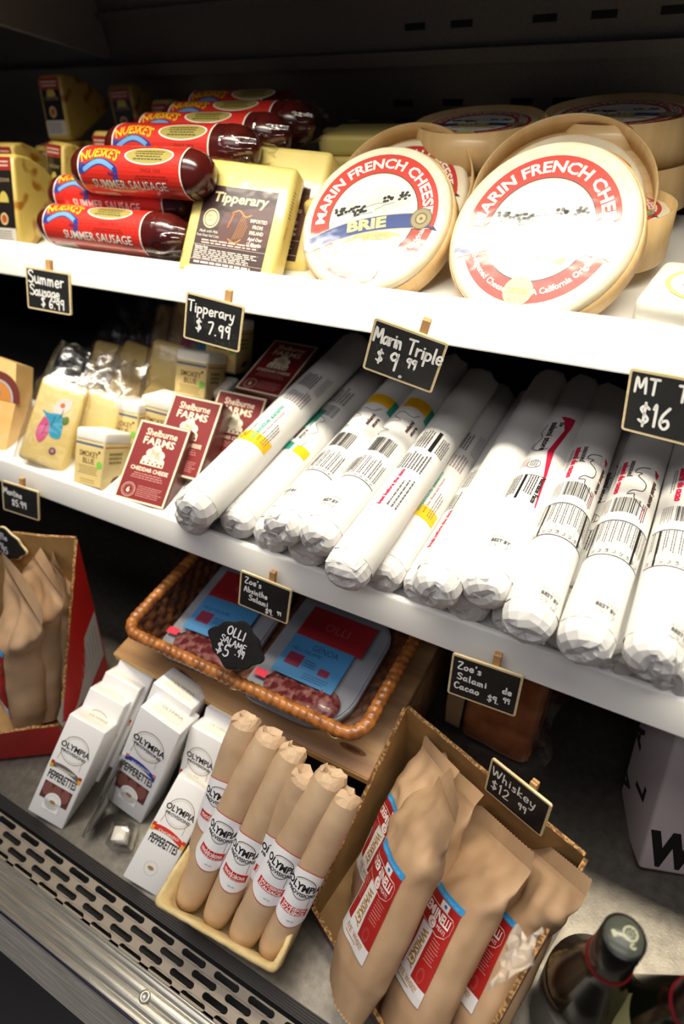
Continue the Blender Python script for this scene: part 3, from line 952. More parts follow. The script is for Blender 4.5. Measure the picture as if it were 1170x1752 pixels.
def brie(label, loc, rot, R=0.060, rc=0.0700, rb=0.0735, depth=0.028, proud=0.012, spin=8, part=None, group='round brie cheeses on the upper shelf'):
    """local: disc axis along -y, centre of the front face at the origin's height rb"""
    t = thing('brie_wheel', label, 'cheese', loc, rot, group)
    Mx = Matrix.Translation((0, 0, rb)) @ Matrix.Rotation(pi / 2, 4, 'X')       # lathe z -> -y
    S = Matrix.Rotation(radians(spin), 4, 'Y')
    e = 0.006
    prof = [(0.001, 0.0)] + [(rc - e + e * sin(a), -e + e * cos(a)) for a in [pi / 2 * k / 5 for k in range(6)]] + [(rc * 1.002, -depth + 0.004), (0.001, -depth + 0.004)]
    MB().lathe(prof, n=72, M=Mx).build('cheese', rind, t)
    ring = [(rb - 0.0016, -depth), (rb, -depth), (rb, -proud), (rb - 0.0016, -proud), (rb - 0.0016, -depth)]
    MB().lathe(ring, n=72, M=Mx, caps=False).add([(rb * 0.99 * cos(2 * pi * i / 48), depth, rb + rb * 0.99 * sin(2 * pi * i / 48)) for i in range(48)], [tuple(range(48))]).build('wooden_box', chip, t)
    o = rb + 0.0012
    MB().grid(lambda u, v: ((o - 0.0012 * u) * cos(0.9 + 0.35 * u), proud + (depth - proud) * v, rb + (o - 0.0012 * u) * sin(0.9 + 0.35 * u)), 8, 1).build('overlap_joint', chip, t)
    a = brie_art(R)
    cs, sn = cos(radians(spin)), sin(radians(spin))
    a.build('label', lambda u, v, d: (u * cs - v * sn, -d, rb + u * sn + v * cs), t, 0.00007)
    return t


def lean(ctr, rb, lean_deg, yaw):
    """base point of a disc leaning back whose face centre is ctr"""
    E = Euler((radians(-lean_deg), 0, radians(yaw))).to_matrix()
    b = Vector(ctr) - E @ Vector((0, 0, rb))
    return (b.x, b.y, b.z)


def brie_at(label, ctr, lean_deg, yaw, **k):
    return brie(label, lean(ctr, k.get('rb', .0735), lean_deg, yaw), (-lean_deg, 0, yaw), **k)


brie_at('round brie leaning at the lip with a sharp red ring label and blue banner', (-0.2790, 0.5190, -0.1790), 50, 1, R=0.0598, rc=0.0702, rb=0.0718, proud=0.008, spin=11)
brie_at('round brie in a deep wooden ring leaning just behind the sharply labelled one', (-0.2930, 0.6120, -0.1890), 51, 4, R=0.0545, rc=0.0640, rb=0.0710, proud=-0.012, depth=0.008, spin=20)
brie_at('round brie at the right with a white glare band across its red label', (-0.1285, 0.5065, -0.1750), 46, -6, R=0.0590, rc=0.0725, rb=0.0742, proud=0.008, spin=2)
brie_at('round brie in a deep wooden ring leaning behind the glaring one', (-0.1370, 0.6030, -0.1850), 50, 8, R=0.0580, rc=0.0690, rb=0.0768, proud=-0.012, depth=0.008, spin=5)


def flat_brie(label, x, y, z, r, h=0.036, spin=0):
    t = brie(label, (x, y + 0, z), (-90, 0, spin), R=r * 0.80, rc=r * 0.95, rb=r, depth=h, proud=-0.004, spin=0)
    return t


for i, (lab, x, y, ztop, r) in enumerate((
        ('flat brie on top of the rear pile, left of the two back piles', -0.250, 0.705, -0.145, 0.064),
        ('flat brie under the top one in the left back pile', -0.247, 0.708, -0.183, 0.064),
        ('flat brie on top of the rear pile, right of the two back piles', -0.118, 0.722, -0.140, 0.069),
        ('flat brie under the top one in the right back pile', -0.112, 0.722, -0.178, 0.069),
        ('flat brie in an open wooden ring low beside the white wrapped cheese', -0.098, 0.590, -0.183, 0.056))):
    flat_brie(lab, x, y - r, ztop, r)

# ---- white wrapped cheeses at the right end
paper_white = mat('white_cheese_paper', '#efeadb', rough=0.5, coat=0.3, bump=0.12, bump_scale=60)


def wrapped(label, x, y, s, hgt, yaw):
    t = thing('wrapped_cheese', label, 'cheese', (x, y, D1), (0, 0, yaw), 'white paper wrapped cheeses')
    MB().rbox(-s / 2, s / 2, -s / 2, s / 2, 0, hgt, r=0.006, seg=3, cuts=3, fn=lambda p: p + Vector(noise.noise_vector(p * 45)) * 0.002).build('paper_wrap', paper_white, t)
    a = Art()
    a.ell(.004, .0, s * .40, s * .40, 'e2cf86', 0, 32)
    a.ell(.004, .0, s * .35, s * .35, 'f3ecd2', 1, 32)
    a.lines(-s * .2, -s * .12, s * .25, s * .12, 3, '8b835f', 2, .5, 2, align='c')
    a.build('round_label', top(hgt + .0006), t)
    e = Art()
    q = [(.004, .012), (.007, .0165), (.010, .0155), (.014, .017), (.020, .018), (.0165, .0155), (.022, .0150), (.016, .0135), (.012, .012), (.0115, .0085), (.010, .0115), (.008, .009)]
    e.poly([(-s / 2 + px, pz) for px, pz in q], '4b473c', 0)
    e.build('emblem', flat(-s / 2 - .0012), t)
    return t


wrapped('white paper wrapped cheese with a round yellow label at the right end of the lip', -0.006, 0.497, 0.074, 0.034, -6)
wrapped('white wrapped cheese just behind the front white one at the right edge', 0.022, 0.590, 0.072, 0.040, -4)

# ---- speckled cheese wedges at the left
speck = mat('speckled_cheese', '#e0c264', rough=0.45, coat=0.5, coat_rough=0.15, color2='#b47722', noise_scale=52, detail=1, ramp=(0.54, 0.66), sss=0.1)


def wedge(label, loc, rot, w=0.034, h=0.095, d=0.085, low=0.3):
    t = thing('cheese_wedge', label, 'cheese', loc, rot, 'speckled cheese wedges at the left')
    out = [(0, 0.004), (0.004, 0), (0.016, 0), (d * .50, h * .22), (d * .86, h * .45), (d, h * .62), (d * .93, h * .74), (d * .60, h * .92), (d * .30, h), (0.006, h), (0, h - .006)]
    mb = MB()
    bm = bmesh.new()
    vs = [bm.verts.new((x, y, z)) for x in (-w / 2, w / 2) for y, z in out]
    n = len(out)
    bm.faces.new(vs[:n])
    bm.faces.new(vs[n:][::-1])
    for i in range(n):
        bm.faces.new((vs[i], vs[n + i], vs[n + (i + 1) % n], vs[(i + 1) % n]))
    bmesh.ops.recalc_face_normals(bm, faces=bm.faces)
    bmesh.ops.bevel(bm, geom=[e for e in bm.edges if abs(e.verts[0].co.x - e.verts[1].co.x) < 1e-6], offset=0.004, segments=3, affect='EDGES', profile=0.5)
    bm.verts.ensure_lookup_table()
    mb.add([v.co.copy() for v in bm.verts], [[v.index for v in f.verts] for f in bm.faces], 0, True)
    bm.free()
    mb.build('cheese', speck, t)
    a = Art(coat=1)
    lw = w * .40
    a.rect(-lw, .006, lw, h - .004, '17120f', 0)
    a.rect(-lw, h - .018, lw, h - .004, 'a02a22', 1)
    a.lines(-lw + .002, h - .015, lw - .002, h - .007, 2, 'e8cfc0', 2, seed=4)
    a.rect(-lw, .006, lw, .024, 'cfc9c0', 1)
    a.lines(-lw + .002, .008, lw - .002, .022, 5, '6c6862', 2, seed=6)
    a.poly([(-.008, .052)] + [(-.008 * cos(pi * k / 8), .052 + .012 * sin(pi * k / 8)) for k in range(1, 8)] + [(.008, .052)], 'cdb95a', 1)
    a.ell(-.002, .034, .0065, .0068, 'd9c38a', 1, 20)
    a.ell(-.002, .034, .0045, .0048, 'b4502a', 2, 20)
    a.text('CHEDDAR', 0, h - .030, .004, 'b9a27a', 2, fit=lw * 1.5)
    a.build('label', flat(-0.0002), t, 0.0001)
    b = Art(coat=1)
    b.rect(-lw, .008, lw, d * .28, 'a02a22', 0)
    b.lines(-lw + .002, .011, lw - .002, d * .26, 3, 'e8cfc0', 1, seed=7)
    b.build('top_label', top(h + .0002), t, 0.0001)
    return t


wedge('speckled cheese wedge at the far left of the lip with its orange flecked side facing', (-0.757, 0.4750, D1 + .002), (-24, 0, 4), h=0.104, w=0.040, d=0.078)
wedge('cheese wedge just behind the flecked front one with its black label tipped back', (-0.764, 0.5560, D1 + .002), (-22, 0, -14), h=0.098, w=0.046, d=0.06)
wedge('small cheese wedge between the front wedges and the sausages with a red topped label', (-0.703, 0.6050, D1 + .002), (-8, 0, -4), h=0.096, w=0.034, d=0.05)
wedge('tall cheese wedge standing highest at the back left, half moon on its black label', (-0.868, 0.690, D1 + .070), (-14, 0, 4), h=0.078, w=0.044, d=0.090)
wedge('dim cheese wedge at the back between the tall wedge and the rear sausages', (-0.800, 0.755, D1 + .045), (-8, 0, 10), h=0.078, w=0.040, d=0.06)
wedge('small dim cheese wedge at the back, nearest the rear sausages', (-0.713, 0.735, D1 + .030), (-8, 0, 4), h=0.078, w=0.032, d=0.06)
wedge('cheese wedge cut off by the left edge behind the flecked one', (-0.835, 0.560, D1 + .002), (-10, 0, 0), h=0.092, w=0.036, d=0.06)
wedge('cheese wedge lying underneath the tall one at the back left', (-0.868, 0.660, D1 + .002), (0, 0, 2), h=0.066, w=0.050, d=0.10)
wedge('cheese wedge lying underneath the dim one at the back', (-0.790, 0.700, D1 + .002), (0, 0, 6), h=0.042, w=0.050, d=0.11)


# ================================================================== middle shelf: salamis in white paper
wrap = mat('white_wrapping_paper', '#dddbd7', rough=0.5, spec=0.4, sss=0.0, bump=0.10, bump_scale=35)
wrap_end = mat('crumpled_white_paper', '#dedcd9', rough=0.5, spec=0.4, bump=0.15, bump_scale=60)
R_SAL = 0.0187


def salami_art(kind, a, s0, rot):
    """s0 = where the printed label starts behind the front end; rot = arc offset of the design"""
    r = R_SAL
    if kind == 'plain':
        return
    if kind in ('yellow', 'yellow_far'):
        o = s0
        a.rect(o, rot - .0165, o + .015, rot + .0195, 'f0b51c', 0, ny=14)
        a.rect(o + .001, rot + .0195, o + .010, rot + .026, '2f9c86', 0, ny=4)
        a.text('seasoned', o + .006, rot + .0105, .0030, '6d4432', 2, 'l', fit=.021)
        for k in range(3):
            a.ell(o + .004 + .003 * k, rot + .015 - .002 * (k % 2), .0013, .0013, 'c5421f', 2, 8)
        a.text('absinthe salami', o + .005, rot + .0022, .0052, '4aa893', 2, 'l', fit=.058, bold=.02)
        a.text('with Star Anise and Fennel', o + .006, rot - .0022, .0022, 'a03030', 2, 'l', fit=.05)
        a.lines(o + .005, rot - .012, o + .040, rot - .005, 3, '6d6662', 2, .35, 3)
        a.lines(o + .075, rot - .012, o + .098, rot + .012, 8, '8f7f80', 1, .5, 5)
        a.lines(o + .105, rot - .004, o + .135, rot + .012, 6, '5f5d5c', 1, .5, 6)
        a.lines(o + .105, rot - .016, o + .140, rot - .008, 4, '9a9090', 1, .35, 7)
        for k in range(2):
            a.stroke(smooth_pts([(o + .018 + .022 * k, rot + .020), (o + .026 + .022 * k, rot + .024), (o + .024 + .022 * k, rot + .018), (o + .036 + .022 * k, rot + .022)]), .0006, '8f8a88', 2)
    if kind == 'pig':
        o = s0
        a.rect(o, rot - .006, o + .086, rot + .024, '33977f', 0, 1, 14)
        pig = smooth_pts([(o + .010, rot - .013), (o + .012, rot - .004), (o + .017, rot + .007), (o + .030, rot + .012), (o + .046, rot + .010), (o + .058, rot + .006), (o + .064, rot - .004), (o + .060, rot - .013), (o + .050, rot - .008), (o + .040, rot - .016), (o + .028, rot - .008), (o + .020, rot - .015)], 3)
        a.poly(pig, 'f1efec', 1)
        a.stroke(pig + pig[:1], .0007, '6b5f5b', 2)
        a.text('the', o + .019, rot + .0035, .0034, '4c2f29', 3, 'l', bold=.03)
        a.text('salami', o + .019, rot - .0012, .0046, '4c2f29', 3, 'l', fit=.021, bold=.04)
        a.text('store', o + .020, rot - .0072, .0046, '4c2f29', 3, 'l', fit=.017, bold=.04)
        a.rect(o - .001, rot - .026, o + .012, rot - .010, 'f0b51c', 1, ny=8)
        a.barcode(o + .068, rot - .018, o + .088, rot + .001, '4a4644', 2, 3, across=False)
        a.rect(o + .067, rot - .020, o + .090, rot + .003, 'f1efec', 1, ny=6)
        a.lines(o + .094, rot - .018, o + .125, rot + .012, 8, '77706f', 1, .5, 9)
        a.rect(o + .100, rot + .012, o + .120, rot + .020, '33977f', 1, ny=4)
    if kind == 'facts':
        o = s0
        a.rect(o, rot - .018, o + .0008, rot + .024, '4a4644', 1, ny=12)
        for k in range(7):
            a.text('%', o + .003, rot - .014 + .0055 * k, .0026, '2c2a29', 2, 'c', rot=0)
            a.lines(o + .006, rot - .0155 + .0055 * k, o + .034, rot - .0115 + .0055 * k, 2, '5c5856', 1, .45, k)
        a.lines(o + .010, rot + .010, o + .034, rot + .026, 5, '77706f', 2, .5, 8)
        a.barcode(o + .040, rot - .010, o + .062, rot + .012, '3d3a38', 2, 5, across=False)
        pts = [(o + .066, rot + .013), (o + .072, rot + .016), (o + .074, rot + .006), (o + .080, rot + .016), (o + .090, rot + .014), (o + .092, rot + .002), (o + .100, rot + .012), (o + .108, rot + .008), (o + .104, rot - .004), (o + .112, rot - .010)]
        a.stroke(smooth_pts(pts, 3), .0008, '7b7371', 2)
        a.text('salami', o + .082, rot - .010, .004, '4c2f29', 3, 'l', fit=.018, bold=.04)
        a.text('store', o + .084, rot - .016, .004, '4c2f29', 3, 'l', fit=.014, bold=.04)
        a.rect(o + .118, rot - .016, o + .134, rot + .012, 'f0b51c', 1, ny=6)
        a.rect(o + .112, rot - .026, o + .134, rot - .016, '33977f', 1, ny=6)
    if kind == 'smallprint':
        o = s0
        a.text('best before the date', o - .052, rot + .004, .0034, 'd8244a', 2, 'l', fit=.05, bold=.04)
        a.lines(o - .05, rot - .011, o - .006, rot + .0005, 3, '5c5856', 1, .35, 2)
        a.lines(o, rot - .010, o + .026, rot + .016, 9, '5c5856', 1, .5, 4)
        a.rect(o + .030, rot - .006, o + .060, rot - .0025, '1c1a1a', 2)
        a.lines(o + .032, rot - .018, o + .060, rot - .008, 5, '4a4644', 1, .5, 6)
        a.lines(o + .032, rot, o + .060, rot + .012, 5, '5a5654', 1, .5, 7)
    if kind == 'red':
        o = s0                                      # print that reads towards the front (drawn flipped by the caller)
        a.poly([(-o - .128, rot - .001), (-o - .130, rot + .012), (-o - .118, rot + .012), (-o - .075, rot + .007), (-o - .040, rot + .0105), (-o, rot + .0135), (-o, rot + .0125), (-o - .040, rot + .008), (-o - .072, rot + .002), (-o - .108, rot + .007), (-o - .122, rot + .003)], 'bf1d3e', 1)
        a.text('the', -o - .119, rot + .001, .004, '3a2724', 3, 'l', bold=.03)
        a.text('salami store', -o - .118, rot - .0058, .0058, '3a2724', 3, 'l', fit=.046, bold=.03)
        a.stroke(smooth_pts([(-o - .116, rot - .010), (-o - .104, rot - .013), (-o - .094, rot - .009), (-o - .080, rot - .014), (-o - .072, rot - .006), (-o - .076, rot + .001)], 4), .0008, '6b5f5b', 2)
        a.text('zoe', -o - .088, rot - .0165, .004, '6d6662', 3, 'l', fit=.009)
        a.ring(-o - .052, rot - .004, .0052, .0058, '6d6662', 2)
        a.lines(-o - .0565, rot - .0075, -o - .0475, rot - .0005, 4, '6d6662', 2, .5, 3)
        a.lines(-o - .062, rot - .018, -o - .048, rot - .009, 4, '9a6a70', 2, .4, 4)
        a.text('Nutrition Facts', -o - .037, rot + .0075, .0040, '1c1a1a', 3, 'l', fit=.034, bold=.04)
        a.lines(-o - .036, rot - .002, -o - .006, rot + .006, 4, '4a4644', 2, .5, 5)
        a.rect(-o - .036, rot - .0062, -o - .004, rot - .0040, '131212', 2)
        a.lines(-o - .036, rot - .020, -o - .004, rot - .008, 6, '4a4644', 2, .5, 6)
        a.rect(-o - .037, rot - .021, -o - .0366, rot + .012, '4a4644', 1, ny=8)
    if kind == 'cacao':
        o = s0
        a.rect(-o - .0008, rot - .026, -o, rot + .026, '3d3a38', 1, ny=16)
        a.rect(-o - .040, rot - .026, -o - .0392, rot + .026, '3d3a38', 1, ny=16)
        for k in range(10):
            v = rot - .025 + .0050 * k
            a.rect(-o - .039, v - .0001, -o - .001, v + .0001, '3d3a38', 1)
            a.lines(-o - .0385, v + .0010, -o - .012, v + .0042, 2, '4a4644', 2, .40, k)
            a.text(str((3, 5, 13, 7, 8, 7, 2, 4, 0, 1)[k]) + '%', -o - .0065, v + .0012, .0024, '1c1a1a', 2, 'l', fit=.0045)
        a.rect(-o - .039, rot + .0145, -o - .001, rot + .0165, '131212', 3)
        a.rect(-o - .039, rot - .0185, -o - .001, rot - .0170, '131212', 3)
        a.barcode(-o - .068, rot - .010, -o - .050, rot + .010, '3a3735', 2, 8, across=False)
        a.lines(-o - .068, rot - .021, -o - .048, rot - .012, 6, '8a8280', 2, .45, 9)
        a.lines(-o - .066, rot + .011, -o - .044, rot + .016, 3, '7d3c48', 2, .5, 10)
        a.text('salami de cacao', -o - .118, rot - .013, .0052, 'cf2545', 3, 'l', fit=.044, bold=.05)
        a.text('seasoned', -o - .118, rot - .0065, .0046, '4c4543', 3, 'l', fit=.022, bold=.02)
        a.lines(-o - .116, rot - .018, -o - .085, rot - .0145, 2, '6d6662', 2, .4, 11)
        pts = [(-o - .112, rot + .009), (-o - .108, rot + .001), (-o - .102, rot - .001), (-o - .102, rot + .004), (-o - .097, rot + .002), (-o - .090, rot + .009), (-o - .080, rot + .008), (-o - .078, rot + .001), (-o - .072, rot - .002), (-o - .074, rot + .003), (-o - .068, rot + .004), (-o - .060, rot + .014)]
        a.stroke(smooth_pts(pts, 3), .0008, '5d5452', 2)
        a.text('salami store', -o - .100, rot + .0145, .0046, '4c2f29', 3, 'l', fit=.032, bold=.04)
        a.poly([(-o - .114, rot + .013), (-o - .112, rot + .018), (-o - .104, rot + .0165), (-o - .108, rot + .0145)], 'bf1d3e', 2)


def best_by(a, s, rot):
    a.text('26316277', rot, s + .0045, .0036, 'b5b1af', 2, 'c', fit=.018, rot=-4)
    a.text('BEST BY', rot + .001, s, .0034, '55514f', 2, 'c', fit=.015, bold=.03, rot=-4)
    a.text('09/17', rot + .001, s - .0055, .0044, 'b5b1af', 2, 'c', fit=.015, rot=-4)


def salami(label, x, y, z, kind, s0=0.10, rot=0.0, L=0.31, r=R_SAL, yaw=0.0, pitch=0.0, date=None, dflip=False, seed=0, covered=False):
    t = thing('wrapped_salami', label, 'salami', (x, y, z - r), (pitch, 0, yaw), 'white paper wrapped salamis on the middle shelf')
    rnd = random.Random(seed * 7 + 1)
    off = Vector((seed * 3.1, seed * 1.7, 0))

    def rad(a, y):
        n = noise.noise(Vector((cos(a) * .8, sin(a) * .8, y * 16)) + off) * 0.0009
        if y < 0.045:
            n += noise.noise(Vector((cos(a) * 2.2, sin(a) * 2.2, y * 60)) + off) * 0.0010 * (1 - y / 0.045)
        return r + n

    def body(u, v):
        y_ = 0.010 + (L - 0.022) * v
        a = 2 * pi * u
        return (rad(a, y_) * cos(a), y_, r + rad(a, y_) * sin(a))
    MB().grid(body, 36, 60, wrap=True).build('paper_wrap', wrap, t)
    # folded, crumpled ends
    nA = 13
    fold = rnd.uniform(-.9, .9) + (0 if rnd.random() < .5 else pi / 2)
    cf, sf = cos(fold), sin(fold)
    fr = [rnd.uniform(-1, 1) for _ in range(nA)]
    mb = MB()
    vs = []
    steps = ((0.0105, 1, 1, 0), (0.004, 1.0, .99, .0003), (-0.001, .94, .90, .0006), (-0.0045, .84, .66, .0009), (-0.0062, .70, .36, .0010), (-0.0050, .58, .10, .0008))
    for k, (yy, q1, q2, cr) in enumerate(steps):
        for i in range(nA):
            an = 2 * pi * i / nA
            if k == 0:
                vs.append((rad(an, 0.0105) * cos(an), yy, r + rad(an, 0.0105) * sin(an)))
                continue
            w = cr * (fr[i] * .8 + .5 * fr[(i + k) % nA])
            p_, q_ = r * q1 * cos(an - fold) * (1 + w / r), r * q2 * sin(an - fold) * (1 + w / r)
            vs.append((p_ * cf - q_ * sf, yy + w + .0016 * cos(2 * (an - fold)) * (k / 5), r + p_ * sf + q_ * cf))
    fs = [(k * nA + i, k * nA + (i + 1) % nA, (k + 1) * nA + (i + 1) % nA, (k + 1) * nA + i) for k in range(5) for i in range(nA)]
    fs.append(tuple(range(5 * nA, 6 * nA)))
    mb.add(vs, fs, 0, False)
    # overlapping flap of the folded end
    fa = fold + (pi / 2 if rnd.random() < .5 else -pi / 2)
    flap = [(r * 1.012 * cos(fa + da), .013 - .004 * abs(da), r + r * 1.012 * sin(fa + da)) for da in (-1.0, -.6, -.2, .2, .6, 1.0)]
    flap += [(r * .96 * cos(fa + .9), -.0022, r + r * .96 * sin(fa + .9)), (r * .30 * cos(fa + .5), -.0074, r + r * .30 * sin(fa + .5)),
             (-r * .10 * cos(fa), -.0062, r - r * .10 * sin(fa)), (r * .36 * cos(fa - .7), -.0068, r + r * .36 * sin(fa - .7)), (r * .96 * cos(fa - .9), -.0022, r + r * .96 * sin(fa - .9))]
    c = (r * .88 * cos(fa), -.0030, r + r * .88 * sin(fa))
    mb.add(flap + [c], [(i, (i + 1) % len(flap), len(flap)) for i in range(len(flap))], 0, False)
    mb.build('folded_end', wrap_end, t)
    if not covered:
        mb = MB()
        vs, fs = [], []
        for k, (yy, q) in enumerate(((L - 0.0125, 1.0), (L - 0.004, .93), (L + 0.001, .6), (L + .004, .30))):
            for i in range(nA):
                a = 2 * pi * i / nA
                j = 0 if k == 0 else fr[(i + 5) % nA] * .0016
                q2 = rad(a, L - 0.0125) if k == 0 else r * q + j
                vs.append((q2 * cos(a), yy + j, r + q2 * sin(a)))
        fs = [(k * nA + i, k * nA + (i + 1) % nA, (k + 1) * nA + (i + 1) % nA, (k + 1) * nA + i) for k in range(3) for i in range(nA)] + [tuple(range(3 * nA, 4 * nA))]
        mb.add(vs, fs, 0, False)
        mb.build('rear_end', wrap_end, t)
    if kind != 'plain' or date is not None:
        a = Art()
        salami_art(kind, a, s0, rot)
        flip = kind in ('red', 'cacao')
        if date is not None:
            b = Art()
            best_by(b, date[0], date[1])
            a2 = b
        else:
            a2 = None

        def fn(sg):
            def f(u, v, d):
                yy = u * sg
                an = pi / 2 + sg * v / r
                q = rad(an, yy) + 0.00025 + d
                return (q * cos(an), yy, r + q * sin(an))
            return f
        if a.items:
            a.build('label', fn(-1 if flip else 1), t, 0.00006, dv=0.003)
        if a2:
            a2.build('date_stamp', lambda u, v, d: ((rad(pi / 2 - u / r, v) + .00025 + d) * cos(pi / 2 - u / r), v, r + (rad(pi / 2 - u / r, v) + .00025 + d) * sin(pi / 2 - u / r)), t, 0.00006, du=0.003)
    return t


ZL, ZU = D2 + R_SAL, -0.3600
G = 'white paper wrapped salamis on the middle shelf'
# upper layer, left to right
salami('leftmost top salami beside the red cheddar boxes, yellow patch and teal lettering', -0.3516, 0.2835, ZU, 'yellow', .088, -.009, r=0.0200, L=.325, seed=1, yaw=1)
salami('top salami with a nutrition panel, fourth white roll from the cheddar boxes', -0.2640, 0.2955, ZU, 'facts', .062, .001, seed=2, date=(.030, -.010), L=.30)
salami('top salami with a barcode below the $9.99 sign', -0.2290, 0.2975, ZU, 'facts', .065, -.004, seed=3, date=(.028, -.004), L=.30)
salami('top salami hanging furthest over the lip with pink and black small print lines', -0.1915, 0.2750, ZU - .002, 'smallprint', .118, -.003, seed=4, L=.31)
salami('plain white top salami with no print in the middle of the row', -0.1215, 0.2860, ZU, 'plain', seed=5, L=.315)
salami('top salami with a crimson swoosh and Nutrition Facts', -0.0882, 0.3005, ZU, 'red', .085, -.002, seed=6, date=(.035, -.002), L=.30)
salami('top salami with a nutrition band, left of three alike beneath the MT sign', -0.0515, 0.2830, ZU, 'cacao', .075, .002, seed=7, date=(.016, .010), L=.31, yaw=1.5)
salami('top salami with a nutrition band, middle of three alike beneath the MT sign', -0.0130, 0.2815, ZU, 'cacao', .072, -.002, seed=8, date=(.022, .006), L=.31)
salami('top salami with a nutrition band, cut by the right edge of the photo', 0.0280, 0.2885, ZU, 'cacao', .070, .004, seed=9, date=(.014, .012), L=.30, yaw=1)
# lower layer
salami('bottom salami at the far left end, only its crumpled tip showing', -0.3780, 0.2985, ZL, 'plain', seed=11, covered=True, L=.29)
salami('bottom salami with a teal pig label and a barcode beside the leftmost roll', -0.3300, 0.3090, ZL + .004, 'pig', .098, .006, seed=12, L=.30)
salami('bottom salami tip under the roll with the nutrition panel', -0.2920, 0.3085, ZL, 'plain', seed=13, covered=True, L=.28)
salami('bottom salami tip under the roll with the barcode', -0.2530, 0.3075, ZL, 'plain', seed=14, covered=True, L=.28)
salami('bottom salami hidden beneath the roll that hangs over the lip', -0.2150, 0.3200, ZL, 'plain', seed=15, covered=True, L=.28)
salami('bottom salami with a yellow patch and teal lettering in the middle of the row', -0.1775, 0.3080, ZL + .002, 'yellow', .062, -.006, seed=16, L=.30)
salami('bottom salami with small grey print left of the plain white roll', -0.1405, 0.3085, ZL, 'smallprint', .085, .004, seed=17, date=(.04, -.004), L=.30)
salami('bottom salami tip between the plain white roll and the crimson swoosh roll', -0.1035, 0.3085, ZL, 'plain', seed=18, covered=True, L=.28)
salami('bottom salami tip under the crimson swoosh roll', -0.0660, 0.3090, ZL, 'plain', seed=19, covered=True, L=.28)
salami('bottom salami with red pig print showing between two nutrition band rolls', -0.0300, 0.3110, ZL + .003, 'red', .060, -.004, seed=20, date=(.028, .000), L=.30)
salami('bottom salami tip right of the middle nutrition band roll', 0.0080, 0.3075, ZL, 'plain', seed=21, covered=True, L=.28)
salami('bottom salami tip at the right edge of the photo', 0.0460, 0.3075, ZL, 'plain', seed=22, covered=True, L=.28)

# ---- red cheddar boxes
box_brown = mat('box_brown_side', '#5b2a24', rough=0.35, coat=0.6, coat_rough=0.15, coat_bump=0.3)


def cheddar(label, loc, rot, w=0.0615, h=0.0905, d=0.026, sc=1.0, plain=False):
    t = thing('cheddar_box', label, 'cheese box', loc, rot, 'red cheddar boxes', sc)
    MB().rbox(-w / 2, w / 2, 0, d, 0, h, r=0.0016, seg=2).build('carton', box_brown, t)
    a = Art(coat=0)
    a.rect(-w / 2 + .0012, .0012, w / 2 - .0012, h - .0012, 'e6d9b8', 0)
    a.rect(-w / 2 + .0033, .0033, w / 2 - .0033, h - .0033, '7c2123', 1)
    a.text('Shelburne', 0, h * .825, .0078, 'efe3c6', 2, fit=w * .60, bold=.01)
    a.text('FARMS', 0, h * .715, .0082, 'efe3c6', 2, fit=w * .60, bold=.02)
    c = h * .56
    for dx, dy, rr in ((0, .009, .006), (-.005, .005, .0055), (.0055, .004, .006), (0, .002, .0065), (-.009, -.002, .004), (.009, -.003, .0045)):
        a.ell(dx, c + dy, rr, rr * .9, 'efe3c6', 2, 14)
    a.rect(-.0135, c - .0085, .0135, c - .004, 'efe3c6', 2)
    for k in range(5):
        a.rect(-.0105 + .0052 * k, c - .0075, -.0085 + .0052 * k, c - .0052, '7c2123', 3)
    a.text('CHEDDAR CHEESE', 0, h * .385, .0044, 'efe3c6', 2, fit=w * .72, bold=.02)
    a.lines(-w * .34, h * .285, w * .34, h * .365, 3, 'c98f86', 2, .35, 2, align='c')
    a.ring(-w * .26, h * .14, .0072, .0078, 'd8b9a6', 2)
    a.ring(-w * .26, h * .14, .0056, .0059, 'd8b9a6', 2)
    a.text('6', -w * .26, h * .14 - .0028, .0056, 'efe3c6', 3, bold=.03)
    a.lines(-w * .10, h * .08, w * .38, h * .22, 6, 'c98f86', 2, .3, 4)
    a.build('front_label', flat(-0.0001), t, 0.0001)
    return t


cheddar('red cheddar box at the front with its whole label readable', (-0.4621, 0.3080, -0.4084), (-56.2, 6.6, 9.7))
cheddar('red cheddar box second from the front, lower half covered', (-0.4480, 0.3510, -0.3985), (-55, 6, 9))
cheddar('red cheddar box in shade left of the top salami, third from the front', (-0.4230, 0.3940, -0.4130), (-55, 6, 9))
cheddar('dark red cheddar box lying almost flat on top at the rear', (-0.4140, 0.4720, -0.3600), (-80, 0, 0), sc=1.02)
cheddar('red cheddar box underneath the one lying at the rear', (-0.4160, 0.4760, -0.3950), (-82, 0, 0), sc=1.0)

# ---- small tan cartons with white lids
tan = mat('tan_carton', '#d8c48c', rough=0.5, color2='#cdb67a', noise_scale=60)
lid_white = mat('carton_lid_white', '#eee9dc', rough=0.4)


